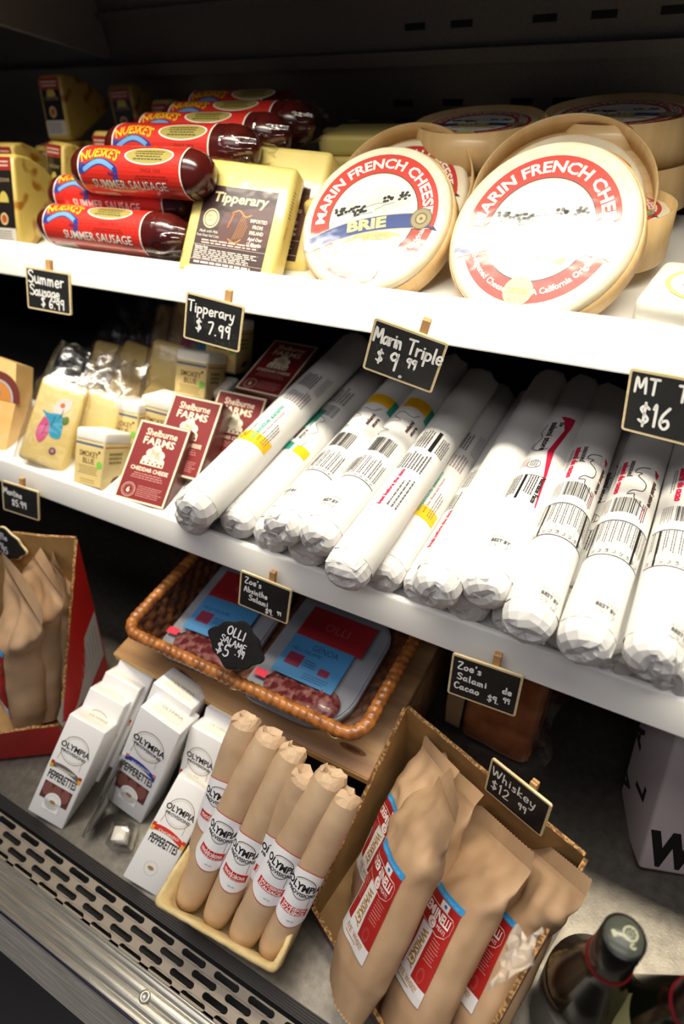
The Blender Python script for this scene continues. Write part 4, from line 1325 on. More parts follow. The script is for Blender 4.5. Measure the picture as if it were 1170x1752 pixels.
def carton(label, loc, rot, w=0.043, h=0.0535, d=0.038):
    t = thing('cheese_carton', label, 'cheese carton', loc, rot, 'tan cartons with white lids')
    MB().rbox(-w / 2, w / 2, 0, d, 0, h, r=0.0014, seg=2).build('carton', tan, t)
    MB().rbox(-w / 2 - .0006, w / 2 + .0006, -.0006, d + .0006, h - 0.004, h + .010, r=0.0035, seg=3).build('lid', lid_white, t)
    a = Art()
    a.rect(-w / 2 + .001, h - .0075, w / 2 - .001, h - .0050, '5d6a86', 0)
    a.rect(-w / 2 + .0015, .003, w / 2 - .0015, h - .010, 'd9c081', 0)
    a.text('SMOKEY', 0, h * .63, .0062, '6e5326', 1, fit=w * .66, bold=.02)
    a.text('BLUE', 0, h * .49, .0062, '6e5326', 1, fit=w * .40, bold=.02)
    a.lines(-w * .36, h * .26, w * .36, h * .45, 5, '8d7340', 1, .4, 3, align='c')
    a.lines(-w * .30, h * .08, w * .30, h * .18, 2, 'a28a56', 1, .4, 6, align='c')
    a.ell(w * .38, h * .50, .0042, .0042, '7fc24a', 2, 16)
    a.ell(w * .36, h * .76, .0016, .0016, '5a4420', 2, 8)
    a.rect(-w / 2 + .001, .0005, w / 2 - .001, .002, '5d6a86', 0)
    a.build('front_label', flat(-0.0001), t, 0.0001)
    b = Art()
    b.lines(.008, h * .52, .030, h * .78, 3, '8d7a3e', 1, .6, 5)
    b.poly([(.012, h * .16), (.016, h * .24), (.022, h * .28), (.027, h * .26), (.024, h * .19), (.018, h * .14)], '5f3b1c', 1)
    b.rect(.002, h - .0075, d - .002, h - .0060, 'b9803e', 0)
    b.build('side_print', side(w / 2), t, 0.0001)
    return t


carton('tan carton with white lid at the front beside the red cheddar box', (-0.5400, 0.3090, -0.4113), (-33.7, -1.8, 2.2))
carton('tan carton with white lid just behind the front carton', (-0.5440, 0.3680, -0.4100), (-28, 2, 4))
carton('white lid of a tan carton between the bagged cheeses and red boxes', (-0.5080, 0.3900, -0.4110), (-20, 2, 2))
carton('tan carton with white lid in shade at the back, above the second red box', (-0.4970, 0.4450, -0.3790), (-30, 2, 5))
carton('tan carton in deep shade at the back, below the $7.99 sign', (-0.4900, 0.5020, -0.3640), (-25, 2, 5))
carton('tan carton underneath the shaded one at the back', (-0.4880, 0.470, -0.4115), (0, 0, 3), h=0.030)

# ---- bagged yellow cheeses
butter = mat('butter_yellow_cheese', '#ecd68a', rough=0.4, sss=0.15, coat=0.5, coat_rough=0.2, color2='#e6cc78', noise_scale=25)
bag_film = film('cheese_bag_film', tint='#f4f2f4', gloss=0.42, rough=0.22, bump=0.8, bscale=60)


def bagged(label, loc, rot, w=0.058, h=0.100, d=0.030, color=True, bag=0.045, seed=0):
    t = thing('bagged_cheese', label, 'cheese', loc, rot, 'yellow cheeses in clear bags')
    MB().rbox(-w / 2, w / 2, 0, d, 0, h, r=0.006, seg=3).build('cheese', butter, t)

    def fn(u, v):
        z = -0.001 + (h + bag) * v
        q = max(0.0, (z - h * .9) / (bag + h * .1))
        a = 2 * pi * u
        ca, sa = cos(a), sin(a)
        k = 1 / max(abs(ca) ** 8 + abs(sa) ** 8, 1e-6) ** .125
        p = Vector((ca * k * (w / 2 + .004) * (1 + .10 * q), d / 2 + sa * k * (d / 2 + .004) * (1 - .75 * q) + q * .012, z))
        return p + Vector(noise.noise_vector(p * 60 + Vector((seed, 0, 0)))) * (0.0012 + 0.009 * q)
    MB().grid(fn, 44, 26, wrap=True).build('clear_bag', bag_film, t)
    if color:
        a = Art()
        s = w / .058
        P = lambda pts: smooth_pts([(x * s, y * s) for x, y in pts], 3)
        a.poly(P([(-.004, .062), (-.002, .072), (.006, .078), (.015, .078), (.014, .066), (.006, .060), (-.002, .060)]), 'e9dfd2', 0)
        a.poly(P([(-.016, .060), (-.008, .058), (.004, .060), (.010, .058), (.013, .046), (.013, .034), (.002, .034), (-.003, .044), (-.008, .052)]), '35a3c4', 1)
        a.poly(P([(-.011, .053), (-.005, .050), (-.001, .040), (-.003, .030), (-.008, .024), (-.014, .030), (-.015, .040)]), 'd75a8c', 2)
        a.poly(P([(.010, .058), (.016, .060), (.018, .054), (.014, .050), (.011, .052)]), '5d7f22', 2)
        a.ell(.006 * s, .070 * s, .003 * s, .003 * s, 'd6673a', 1, 10)
        a.ell(.010 * s, .019 * s, .0042 * s, .0042 * s, '5a3a55', 1, 18)
        a.ell(.010 * s, .019 * s, .0022 * s, .0022 * s, 'c88a8a', 2, 14)
        for k in range(3):
            a.stroke([((-.007 + .007 * k) * s, (.034 + .010 * k) * s), ((-.0055 + .007 * k) * s, (.046 + .010 * k) * s)], .0007, '3d3b45', 3)
        a.build('label', flat(-0.0002), t, 0.0001)
    return t


bagged('bagged yellow cheese at the front with a pink and blue petal label', (-0.6165, 0.3110, -0.4043), (-44.8, 14.9, 12.4), h=.100, w=.060)
bagged('narrow bagged yellow cheese half hidden between the petal label bag and the front carton', (-0.5720, 0.3420, -0.4100), (-40, 14, 12), w=.046, h=.082, color=False, seed=3)
bagged('bagged yellow cheese lying at the back, left of the upright shaded one', (-0.6150, 0.4450, -0.3950), (-50, 8, 0), w=.060, h=.075, color=False, bag=.06, seed=5)
bagged('shaded bagged cheese upright in the second row behind the front cartons', (-0.5560, 0.4450, -0.4000), (-35, 10, 10), w=.045, h=.085, color=False, bag=.06, seed=8)
bagged('large shaded bagged cheese furthest back with a blue blot, left of the $7.99 sign', (-0.5520, 0.5050, -0.3900), (-30, 12, 8), w=.072, h=.115, bag=.05, seed=11)
bagged('crumpled bag of cheese at the back left, mostly clear wrinkled plastic', (-0.6700, 0.4550, -0.4050), (-45, 6, 6), w=.055, h=.070, color=False, bag=.07, seed=14)
bagged('bagged cheese deep in the middle of the bagged pile', (-0.6050, 0.5200, -0.3900), (-35, 8, 6), w=.055, h=.080, color=False, bag=.06, seed=17)

# ---- wedge with a round brown label at the far left
t = thing('labelled_cheese', 'cheese wedge with a round brown and orange label at the middle shelf left edge', 'cheese', (-0.7200, 0.3150, D2 + .004), (-40, 8, 12), 'far left cheeses')
MB().prism([(-.030, 0), (.028, 0), (.030, .055), (.022, .105), (-.025, .110)], 0, 0.03, axes='xzy').build('cheese', mat('orange_edged_cheese', '#e6c284', rough=.5, color2='#dba860', noise_scale=18), t)
a = Art(coat=1)
a.ring(.002, .058, .0245, .034, '6a2a20', 0, 0, 180, 40)
a.ring(.002, .058, .0225, .0245, 'a7b2c4', 0, 0, 180, 40)
a.ring(.002, .058, .0, .0225, 'c4813a', 0, 0, 180, 40)
a.ell(.002, .066, .006, .004, '5f6f96', 1, 12)
a.build('round_label', flat(-0.0002), t)


# ================================================================== floor of the case
# ---- wooden board with the wicker basket
pine = mat('pine_board', '#b98f5e', rough=0.5, color2='#8a5f42', noise_scale=5, stretch=(1.2, 12, 12), detail=6, ramp=(0.35, 0.75))
pine_edge = mat('pine_edge', '#d9b26c', rough=0.5, color2='#c89a55', noise_scale=8, stretch=(1, 1, 10))
t = thing('wooden_riser', 'low pine wood riser carrying the wicker basket behind the white cartons', 'riser', (-0.27, 0.30, DK))
MB().rbox(-0.1985, 0.118, -0.089, 0.20, 0.088, 0.100, r=0.0015, seg=2).build('board', pine, t)
MB().box(-0.1975, 0.117, -0.0894, -0.0889, 0.0892, 0.0988).build('front_edge', pine_edge, t)
for x in (-0.185, 0.100):
    MB().rbox(x, x + 0.014, -0.05, 0.19, 0.0, 0.088, r=0.001, seg=1).build('leg', pine, t)
a = Art()
a.ell(0.092, -0.070, 0.014, 0.0035, '7a5236', 0, 20)
a.ell(0.092, -0.070, 0.008, 0.0018, '5a3824', 1, 20)
a.build('knot', top(0.1002), t)

wick = mat('wicker', '#b27033', rough=0.35, color2='#7a461f', noise_scale=90, bump=0.2, bump_scale=200, coat=0.2)
wick_dark = mat('wicker_weave', '#6d3f1f', rough=0.5, color2='#3f2412', noise_scale=120, bump=0.3, bump_scale=200)
t = thing('wicker_basket', 'shallow brown wicker basket with a braided rim on the wooden riser', 'basket', (-0.300, 0.325, -0.55))
hw, hd = 0.140, 0.107


def rim_path(hx, hy, r, z, n=14):
    pts = []
    for cx, cy, a0 in ((hx - r, hy - r, 0), (-hx + r, hy - r, 90), (-hx + r, -hy + r, 180), (hx - r, -hy + r, 270)):
        pts += [Vector((cx + r * cos(radians(a0 + 90 * k / n)), cy + r * sin(radians(a0 + 90 * k / n)), z)) for k in range(n + 1)]
    out = []
    L = len(pts)
    for i in range(L):
        p, q = pts[i], pts[(i + 1) % L]
        m = max(1, int((q - p).length / 0.0016))
        out += [p.lerp(q, k / m) for k in range(m)]
    return out


path = rim_path(hw - .002, hd - .002, 0.018, 0.048)
acc, seg = 0.0, []
for i, p in enumerate(path):
    seg.append(acc)
    acc += (path[(i + 1) % len(path)] - p).length
mb = MB()
vs, fs, n = [], [], 12
for i, p in enumerate(path):
    tn = (path[(i + 1) % len(path)] - path[i - 1]).normalized()
    sx = tn.cross(Vector((0, 0, 1))).normalized()
    for j in range(n):
        an = 2 * pi * j / n
        ph = (seg[i] / 0.0072 + an / (2 * pi) * 1.0) % 1.0
        rr = 0.0050 + 0.0016 * sin(pi * ph) ** 0.6
        vs.append(p + (sx * cos(an) + Vector((0, 0, 1)) * sin(an)) * rr)
L = len(path)
fs = [(i * n + j, i * n + (j + 1) % n, ((i + 1) % L) * n + (j + 1) % n, ((i + 1) % L) * n + j) for i in range(L) for j in range(n)]
mb.add(vs, fs, 0, True).build('braided_rim', wick, t)
path = rim_path(hw - .006, hd - .006, 0.016, 0.0)
acc, seg = 0.0, []
for i, p in enumerate(path):
    seg.append(acc)
    acc += (path[(i + 1) % len(path)] - p).length
mb = MB()
nz, vs = 21, []
for i, p in enumerate(path):
    tn = (path[(i + 1) % len(path)] - path[i - 1]).normalized()
    sx = tn.cross(Vector((0, 0, 1))).normalized()
    for k in range(nz):
        z = 0.002 + 0.044 * k / (nz - 1)
        row = k // 3
        w = 0.0016 * sin(2 * pi * seg[i] / 0.022 + pi * row) + 0.0009 * (1 - abs((k % 3) - 1))
        vs.append((p.x + sx.x * w - p.x * 0.10 * (1 - z / .046), p.y + sx.y * w - p.y * 0.10 * (1 - z / .046), z))
L = len(path)
fs = [(i * nz + k, ((i + 1) % L) * nz + k, ((i + 1) % L) * nz + k + 1, i * nz + k + 1) for i in range(L) for k in range(nz - 1)]
mb.add(vs, fs, 0, True)
mb.grid(lambda u, v: ((u - .5) * 2 * (hw - .020), (v - .5) * 2 * (hd - .018), 0.0035 + 0.0012 * sin(u * 150) * (1 if int(v * 24) % 2 else -1)), 90, 48)
mb.build('woven_body', wick_dark, t)

# ---- vacuum packed sliced salami in the basket
pack_film = mat('pack_film', '#85868d', rough=0.18, coat=0.8, coat_rough=0.1, coat_bump=0.5, bump=0.2, bump_scale=60)
meat = mat('sliced_salami', '#5c2023', rough=0.4, color2='#8f5f5b', noise_scale=130, detail=2, ramp=(.45, .62), coat=0.6, coat_rough=0.15)


def pack(label, x, y, z, yaw, w=0.112, d=0.140, ttl=True):
    t = thing('salami_pack', label, 'salami pack', (x, y, z), (0, 0, yaw), 'sliced salami packs in the basket')

    def corner(p):
        k = noise.noise(p * 50) * 0.0012
        return Vector((p.x, p.y, p.z + (k if p.z > 0.006 else 0)))
    pts = []
    for cx, cy, a0 in ((w / 2 - .03, d / 2 - .03, 0), (-w / 2 + .012, d / 2 - .012, 90), (-w / 2 + .018, -d / 2 + .018, 180), (w / 2 - .042, -d / 2 + .042, 270)):
        rr = {0: .03, 90: .012, 180: .018, 270: .042}[a0]
        pts += [(cx + rr * cos(radians(a0 + 15 * k)), cy + rr * sin(radians(a0 + 15 * k))) for k in range(7)]
    mb = MB()
    mb.prism(pts, 0, 0.010, smooth=True)
    mb.build('tray', pack_film, t)
    MB().prism([(x_ * .97, y_ * .975) for x_, y_ in pts], 0.0101, 0.0116).build('lidding_film', pack_film, t)
    m = MB()
    rnd = random.Random(int(x * 1e4))
    for k in range(7):
        m.lathe([(0.001, 0), (0.015, 0), (0.015, 0.0008), (0.001, 0.0008)], n=22, M=Matrix.Translation((-.022 + .009 * k, -.049 + rnd.uniform(-.004, .004), 0.0118 + 0.0006 * k)) @ Matrix.Rotation(.10, 4, 'Y'))
    m.build('salami_slices', meat, t)
    a = Art(coat=1)
    a.rect(-.037, .012, .040, .052, '8d1c22', 0)
    a.rect(-.037, -.036, .033, .0125, '3a78a8', 1)
    a.text('OLLI', .002, .028, .010, 'b0474a', 2, fit=.028)
    if ttl:
        a.text('GENOA', .004, .0005, .0075, '1d3f63', 2, fit=.030)
    a.text('MILD SALAME', -.014, -.0055, .0042, '1d3f63', 2, fit=.034)
    a.rect(-.030, -.0235, -.0125, -.0085, '7a1f3a', 2)
    a.rrect(.0085, -.0225, .0205, -.0145, .002, '7a1f3a', 2)
    a.lines(-.010, -.020, .006, -.011, 3, '1d3f63', 2, .4, 2)
    a.lines(-.004, -.033, .026, -.025, 3, '1d3f63', 2, .35, 4)
    a.rect(-.050, -.048, -.036, -.040, 'd0203c', 2)
    a.build('label', top(0.0168), t, 0.0001)
    return t


pack('sliced salami pack with a blue label reading GENOA, right one in the basket', -0.2490, 0.2955, -0.5455, 0)
pack('sliced salami pack with a blue label, left one behind the ornate black sign', -0.3690, 0.3000, -0.5455, 3, w=0.105, ttl=False)


# ---- ornate black plaques
def plaque(label, loc, rot, w, h, rows, stand=0.04, edge='wood'):
    t = thing('ornate_sign', label, 'price sign', loc, rot, 'ornate black price plaques')
    pts = []
    for k in range(72):
        an = 2 * pi * k / 72
        q = 1 + 0.07 * cos(4 * an) + 0.05 * cos(8 * an + .3)
        pts.append((w / 2 * cos(an) * q, h / 2 * sin(an) * q))
    MB().prism([(x * 1.05, y * 1.06) for x, y in pts], 0.0, 0.0022, axes='xzy').build('frame', frame_wood if edge == 'wood' else chalkboard, t)
    MB().prism(pts, -0.0006, 0.0004, axes='xzy').build('board', chalkboard, t)
    a = Art()
    for (s, x, y, hh, lw) in rows:
        a.hand(s, x, y, hh, lw, 'dcdce4', 2, 0, .08, .04, len(s))
    a.build('chalk_lettering', flat(-0.0007), t)
    MB().rbox(-.004, .004, .0024, .006, -stand, .008, r=.0006, seg=1).build('clip', pin_wood, t)
    return t


p = at_y(403, 1105, 0.232)
plaque('ornate black plaque priced $5.99 standing in the wicker basket', p, (-32, 16, 4), .050, .043,
       [('OLLI', -.012, .0085, .0085, .0013), ('SALAME', -.0155, -.001, .0062, .0010), ('$5', -.0165, -.0145, .0115, .0014), ('.99', .002, -.008, .0065, .0012)], stand=.03, edge='black')

# ---- white folding cartons of pepperettes
carton_white = mat('white_carton', '#eceae9', rough=0.42)
carton_top = mat('carton_top_cream', '#ebe6d8', rough=0.42)


def flag(a, kind, y):
    band = {'de': ('2e2a2a', 'd7ac2e', 'b32b24'), 'fr': ('2c3f9e', '2c3f9e', 'd06a62'), 'es': ('cf3a2a', 'e3a93a', 'cf3a2a')}[kind]
    P = lambda x: y + .0030 - 10 * x * x - .10 * x
    xs = [-.0165 + .033 * i / 10 for i in range(11)]
    a.poly([(x, P(x) + .0034) for x in xs] + [(x, P(x) - .0022) for x in xs[::-1]], band[0] if kind != 'de' else '6a625c', 1)
    for sgn in (-1, 1):
        x0 = sgn * .0155
        a.poly([(x0, P(x0) + .0050), (x0 + sgn * .0035, P(x0) + .0045), (x0 + sgn * .0035, P(x0) - .0035), (x0, P(x0) - .0030)], band[1], 2)
        a.poly([(x0, P(x0) + .0050), (x0 + sgn * .0035, P(x0) + .0045), (x0 + sgn * .0035, P(x0) + .001), (x0, P(x0) + .0015)], band[2], 3)
    a.text({'de': 'LANDJAEGER', 'fr': 'SAUCISSON', 'es': 'CHORIZO'}[kind], 0, y + .0010, .0024, 'e9e2d6', 3, fit=.022, bold=.02)


def pepperettes(label, loc, rot, kind='de', w=0.043, h=0.117, d=0.034, window=True):
    t = thing('snack_carton', label, 'snack carton', loc, rot, 'white pepperette cartons')
    MB().rbox(-w / 2, w / 2, 0, d, 0, h, r=0.0013, seg=2).build('carton', carton_white, t)
    s = w / .043
    a = Art()
    cy = h * .715
    a.ring(0, cy, .0148 * s, .0156 * s, 'a99a80', 0)
    a.ring(0, cy, .0128 * s, .0132 * s, 'c9bfae', 0)
    a.rect(-.0175 * s, cy - .0035 * s, .0175 * s, cy + .0045 * s, 'eceae9', 1)
    a.text('OLYMPIA', 0, cy - .0012 * s, .0066 * s, '23211f', 2, fit=.034 * s, bold=.03)
    a.text('PROVISIONS', 0, cy - .0062 * s, .0034 * s, '3b3733', 2, fit=.028 * s, bold=.02)
    a.stroke([(.012 * s, cy - .007 * s), (.0125 * s, cy - .018 * s)], .0006, 'b7aa94', 1)
    a.stroke([(-.0135 * s, cy - .007 * s), (-.0145 * s, cy - .016 * s)], .0006, 'b7aa94', 1)
    flag(a, kind, h * .490)
    a.text('PEPPERETTES', 0, h * .385, .0094 * s, '23211f', 2, fit=.0335 * s, bold=.02)
    if window:
        y0, y1 = h * .185, h * .350
        a.rect(-.0165 * s, y0, .0165 * s, y1, '5d3530', 1)
        for k in range(3):
            a.ell((-.011 + .0105 * k) * s, (y0 + y1) / 2 + .002, .0052 * s, .0078 * s, '82514a', 2, 20)
        a.ell(0, y0 + .001, .0095 * s, .0095 * s, 'eceae9', 3, 28)
        a.rect(-.0095 * s, y0 - .010, .0095 * s, y0 + .001, 'eceae9', 3)
    y0 = h * .185
    a.ring(0, y0 + .0005, .0070 * s, .0074 * s, 'cfc8bb', 4)
    a.ell(0, y0 + .0005, .0034 * s, .0018 * s, '9d7a3c', 4, 18)
    a.build('front_print', flat(-0.0001), t, 0.00009)
    b = Art()
    b.rect(-w * .33, .006, w * .33, d - .006, 'e9e4d6', 0)
    b.text('OLYMPIA', .003, d * .42, .0042, '9b9384', 1, fit=.022 * s)
    b.build('top_print', top(h), t, 0.00012)
    c = Art()
    c.lines(.005, h * .2, d - .005, h * .85, 16, 'd9d6d2', 0, .3, 3)
    c.build('side_print', side(w / 2), t, 0.0001)
    return t


pepperettes('white pepperette carton at the front left with a German flag ribbon and meat window', (-0.4597, 0.0580, -0.6428), (-42.2, 19.7, 5.7), 'de')
pepperettes('white pepperette carton at centre front with a blue ribbon and meat window', (-0.3915, 0.1031, -0.6420), (-28.7, 19.2, -0.8), 'fr', w=.0487, h=.133)
pepperettes('white pepperette carton beside the fibre tray with a red ribbon and no window', (-0.3243, 0.0575, -0.6430), (-53.2, 22.9, 5.6), 'es', w=.0393, h=.107, window=False)
pepperettes('white pepperette carton second in the left row, its lower half covered', (-0.4637, 0.0900, -0.643), (-42.2, 19.7, 5.7), 'de')
pepperettes('white pepperette carton third in the left row, only its top showing', (-0.4627, 0.1061 + .006, -0.643), (-42.2, 19.7, 5.7), 'de')
pepperettes('white pepperette carton last in the left row, touching the wooden riser', (-0.4599, 0.1255 + .006, -0.643), (-42.2, 19.7, 5.7), 'de')
pepperettes('white pepperette carton behind the blue ribbon one, its round emblem half covered', (-0.3980, 0.1290, -0.642), (-28.7, 19.2, -0.8), 'fr', w=.0487, h=.133)
pepperettes('white pepperette carton right of centre with a German flag ribbon beside the brown rolls', (-0.3232, 0.1194, -0.645), (-34.4, 5.8, 0.6), 'de', w=.0406, h=.111)
pepperettes('white pepperette carton behind the right one, only a cream top showing', (-0.3214, 0.1420, -0.645), (-34.4, 5.8, 0.6), 'de', w=.0406, h=.111)

# ---- clear stands on the steel floor
acryl = film('clear_acrylic', tint='#f3f3f3', gloss=0.5, rough=0.05, bump=0.0)
EH = Euler([radians(q) for q in (-42.2, 19.7, 5.7)]).to_matrix() @ Matrix.Rotation(radians(80), 3, 'Z')
t = thing('sign_holder', 'clear acrylic card holder with a dark card seen edge on between the white cartons', 'card holder', at_z(150, 1428, DK + .004), [q * 180 / pi for q in EH.to_euler()])
MB().rbox(-.004, .018, -.0006, .0006, .004, .090, r=.0002, seg=1).build('dark_card', mat('dark_card', '#3b3833', rough=.4), t)
MB().rbox(-.008, .026, -.0018, .0018, .0, .096, r=.0006, seg=1).build('clear_sleeve', acryl, t)
t = thing('clear_block', 'small clear plastic block with a white cube inside beside the blue ribbon carton', 'display block', at_z(214, 1438, DK), (0, 0, 25))
MB().rbox(-.011, .011, -.011, .011, 0, .020, r=.0015, seg=2).build('clear_cover', acryl, t)
MB().rbox(-.007, .007, -.007, .007, .006, .019, r=.001, seg=1).build('white_cube', mat('white_cube', '#efe9d6', rough=.4), t)

# ---- moulded fibre tray with brown paper salami rolls
pulp = mat('moulded_fibre', '#dcc592', rough=0.85, color2='#cdb47e', noise_scale=90, bump=0.5, bump_scale=160)
t = thing('fibre_tray', 'cream moulded fibre tray holding the brown paper rolls at the front edge', 'tray', (-0.2265, 0.127, DK))
oc = [(-.0590, -.0780), (.0660, -.0705), (.0590, .0800), (-.0640, .0760)]
mb = MB()


def loop(k, z, inset):
    cx, cy = sum(p[0] for p in oc) / 4, sum(p[1] for p in oc) / 4
    q = [Vector((cx + (x - cx) * k - inset * (1 if x > cx else -1), cy + (y - cy) * k - inset * (1 if y > cy else -1), z)) for x, y in oc]
    pts = []
    for i in range(4):
        a_, b_, c_ = q[i - 1], q[i], q[(i + 1) % 4]
        d1, d2 = (a_ - b_).normalized(), (c_ - b_).normalized()
        rr = .007
        for s in range(5):
            u = s / 4
            pts.append((b_ + d1 * rr) * (1 - u) ** 2 + b_ * 2 * u * (1 - u) + (b_ + d2 * rr) * u * u)
        for s in range(1, 14):
            pts.append((b_ + d2 * rr).lerp(c_ + (b_ - c_).normalized() * rr, s / 14))
    return [p + Vector(noise.noise_vector(p * 90)) * .0011 for p in pts]


loops = [loop(.90, 0.0005, .004), loop(.93, .012, .003), loop(.97, .032, .001), loop(1.0, .048, 0), loop(1.0, .0505, .0015), loop(1.0, .0500, .0045), loop(.97, .034, .0055), loop(.93, .012, .008), loop(.90, .005, .010)]
n = len(loops[0])
vs = [p for l in loops for p in l]
fs = [(k * n + i, k * n + (i + 1) % n, (k + 1) * n + (i + 1) % n, (k + 1) * n + i) for k in range(len(loops) - 1) for i in range(n)]
fs += [tuple(range(n)), tuple(range((len(loops) - 1) * n, len(loops) * n))]
mb.add(vs, fs, 0, True).build('moulded_body', pulp, t)

kraft = mat('kraft_paper', '#b89a74', rough=0.6, color2='#ae885c', noise_scale=45, bump=0.12, bump_scale=70)
kraft_roll = mat('kraft_roll_paper', '#c9ab8b', rough=0.55, color2='#bf9f7e', noise_scale=50, bump=0.10, bump_scale=60)


def roll(label, b, tp, r, txt, seed, tw=0.0, lab=0.43):
    b, tp = Vector(b), Vector(tp)
    L = (tp - b).length
    z = (tp - b).normalized()
    out = (-(b + tp) / 2)
    out = (out - z * out.dot(z)).normalized()
    x = z.cross(out).normalized()
    E = Matrix((x, -out, z)).transposed()                    # local: front = -y, up = z
    t = thing('salami_roll', label, 'salami roll', b, (0, 0, 0), 'brown paper salami rolls in the fibre tray')
    t.location.z += H
    t.rotation_euler = E.to_euler()
    off = Vector((seed * 2.3, seed, 0))

    def rad(an, s):
        q = r * (1 + .05 * noise.noise(Vector((cos(an), sin(an), s * 30)) + off))
        if s < .022:
            q *= .80 + .20 * (s / .022) ** .6
        if s > L - .02:
            q *= 1 - .12 * ((s - L + .02) / .02)
        return q
    mb = MB()
    mb.grid(lambda u, v: (rad(2 * pi * u, v * L) * cos(2 * pi * u), rad(2 * pi * u, v * L) * sin(2 * pi * u), v * L), 32, 40, wrap=True)
    mb.add([(rad(2 * pi * i / 32, 0) * cos(2 * pi * i / 32), rad(2 * pi * i / 32, 0) * sin(2 * pi * i / 32), 0) for i in range(32)], [tuple(range(32))])
    mb.build('paper_wrap', kraft_roll, t)
    rnd = random.Random(seed)
    m = 14
    fr = [rnd.uniform(-1, 1) for _ in range(m)]
    vs = []
    for k, (q, zz) in enumerate(((.89, L - .001), (.86, L + .004), (.70, L + .008), (.30, L + .004))):
        for i in range(m):
            an = 2 * pi * i / m
            w = 0 if k == 0 else fr[(i + k) % m] * .0018
            p_ = r * q * cos(an)
            q_ = r * q * sin(an) * (1 - .22 * k)
            vs.append((p_ + w, q_ + w, zz + w))
    fs = [(k * m + i, k * m + (i + 1) % m, (k + 1) * m + (i + 1) % m, (k + 1) * m + i) for k in range(3) for i in range(m)] + [tuple(range(3 * m, 4 * m))]
    MB().add(vs, fs, 0, False).build('folded_top', kraft_roll, t)
    a = Art()
    W, y0, y1 = r * 1.45, L * lab - .027, L * lab + .027
    xs = [-W + 2 * W * i / 20 for i in range(21)]
    hi = lambda x: y1 + .0035 * cos(pi * x / W * .8) - .002
    lo = lambda x: y0 - .0035 * cos(pi * x / W * .8) + .002
    def strip(f0, f1, c, l):
        vs = [(x, f(x)) for x in xs for f in (f0, f1)]
        a.faces(vs, [(2 * i, 2 * i + 2, 2 * i + 3, 2 * i + 1) for i in range(20)], c, l)
    strip(lo, hi, 'c9433c', 0)
    strip(lambda x: lo(x) + .0008, lambda x: hi(x) - .0008, 'ecebee', 1)
    a.ring(0, L * lab + .0115, .0098, .0106, '6b5c4a', 2)
    a.ring(0, L * lab + .0115, .0086, .0089, 'b7aa98', 2)
    a.rect(-.015, L * lab + .0075, .015, L * lab + .0165, 'ecebee', 3, nx=8)
    a.text('OLYMPIA', 0, L * lab + .0095, .0066, '1f1c1b', 4, fit=.031, bold=.04)
    a.text('PROVISIONS', 0, L * lab + .0045, .0034, '2f2b29', 4, fit=.026, bold=.03)
    a.stroke([(.009, L * lab + .004), (.0095, L * lab - .006)], .0005, '6b5c4a', 3)
    for dx in (0,):
        vs = [(-.0125 + .025 * i / 8, yy) for i in range(9) for yy in (L * lab - .0155, L * lab - .0075)]
        a.faces(vs, [(2 * i, 2 * i + 2, 2 * i + 3, 2 * i + 1) for i in range(8)], 'c22a27', 2)
        vs = [(-.0116 + .0232 * i / 8, yy) for i in range(9) for yy in (L * lab - .0148, L * lab - .0144)]
        a.faces(vs, [(2 * i, 2 * i + 2, 2 * i + 3, 2 * i + 1) for i in range(8)], 'f0d9d4', 3)
    for k, s in enumerate(txt):
        a.text(s, 0, L * lab - (.0130 if len(txt) == 1 else .0108 + .0036 * k), .0034 if len(txt) == 1 else .0028, 'f7ecea', 3, fit=.021 if len(s) > 7 else .016, bold=.03)
    a.text('net wt.', .002, L * lab - .0225, .0020, '6b6663', 3, fit=.006)

    def fn(u, v, d):
        an = u / r + tw - pi / 2
        q = rad(an, v) + .0003 + d
        return (q * cos(an), q * sin(an), v)
    a.build('label', fn, t, 0.00007, du=.003, dv=.004)
    return t


TF, TA = ('FINOCCHIONA',), ("SAUCISSON", "D'ALSACE")
roll('brown paper roll at the back left of the tray, label edge peeking out', (-0.2770, 0.0980, -0.6190), (-0.2590, 0.1880, -0.5000), .0142, TF, 1, -.1, .47)
roll('brown paper roll front left in the tray with a red label reading Finocchiona', (-0.2690, 0.0690, -0.6290), (-0.2310, 0.1850, -0.5000), .0150, TF, 2, -.05)
roll('brown paper roll second along the front of the tray, Finocchiona label half covered', (-0.2385, 0.0690, -0.6290), (-0.2055, 0.1820, -0.5000), .0138, TF, 3, -.1, .40)
roll('short brown paper roll at the back between two front rolls of the tray', (-0.2160, 0.0990, -0.6180), (-0.1870, 0.1710, -0.5050), .0140, TA, 4, .35, .40)
roll("brown paper roll front right in the tray with a red label reading Saucisson d'Alsace", (-0.2085, 0.0680, -0.6290), (-0.1660, 0.1770, -0.4980), .0150, TA, 5, .05, .47)
roll('brown paper roll at the right side of the tray against the cardboard box', (-0.1810, 0.0720, -0.6290), (-0.1490, 0.1720, -0.5060), .0132, TA, 6, .15, .43)

# ---- cardboard display box with whiskey salami bags
card = mat('corrugated_card', '#a5814f', rough=0.65, color2='#987446', noise_scale=60, bump=0.08, bump_scale=90)
card_edge = mat('torn_card_edge', '#b98f58', rough=0.8, color2='#6d4a28', noise_scale=400, ramp=(.4, .55))
card_print = mat('printed_red_card', '#6a1a22', rough=0.4, color2='#5a1420', noise_scale=30, coat=.2)


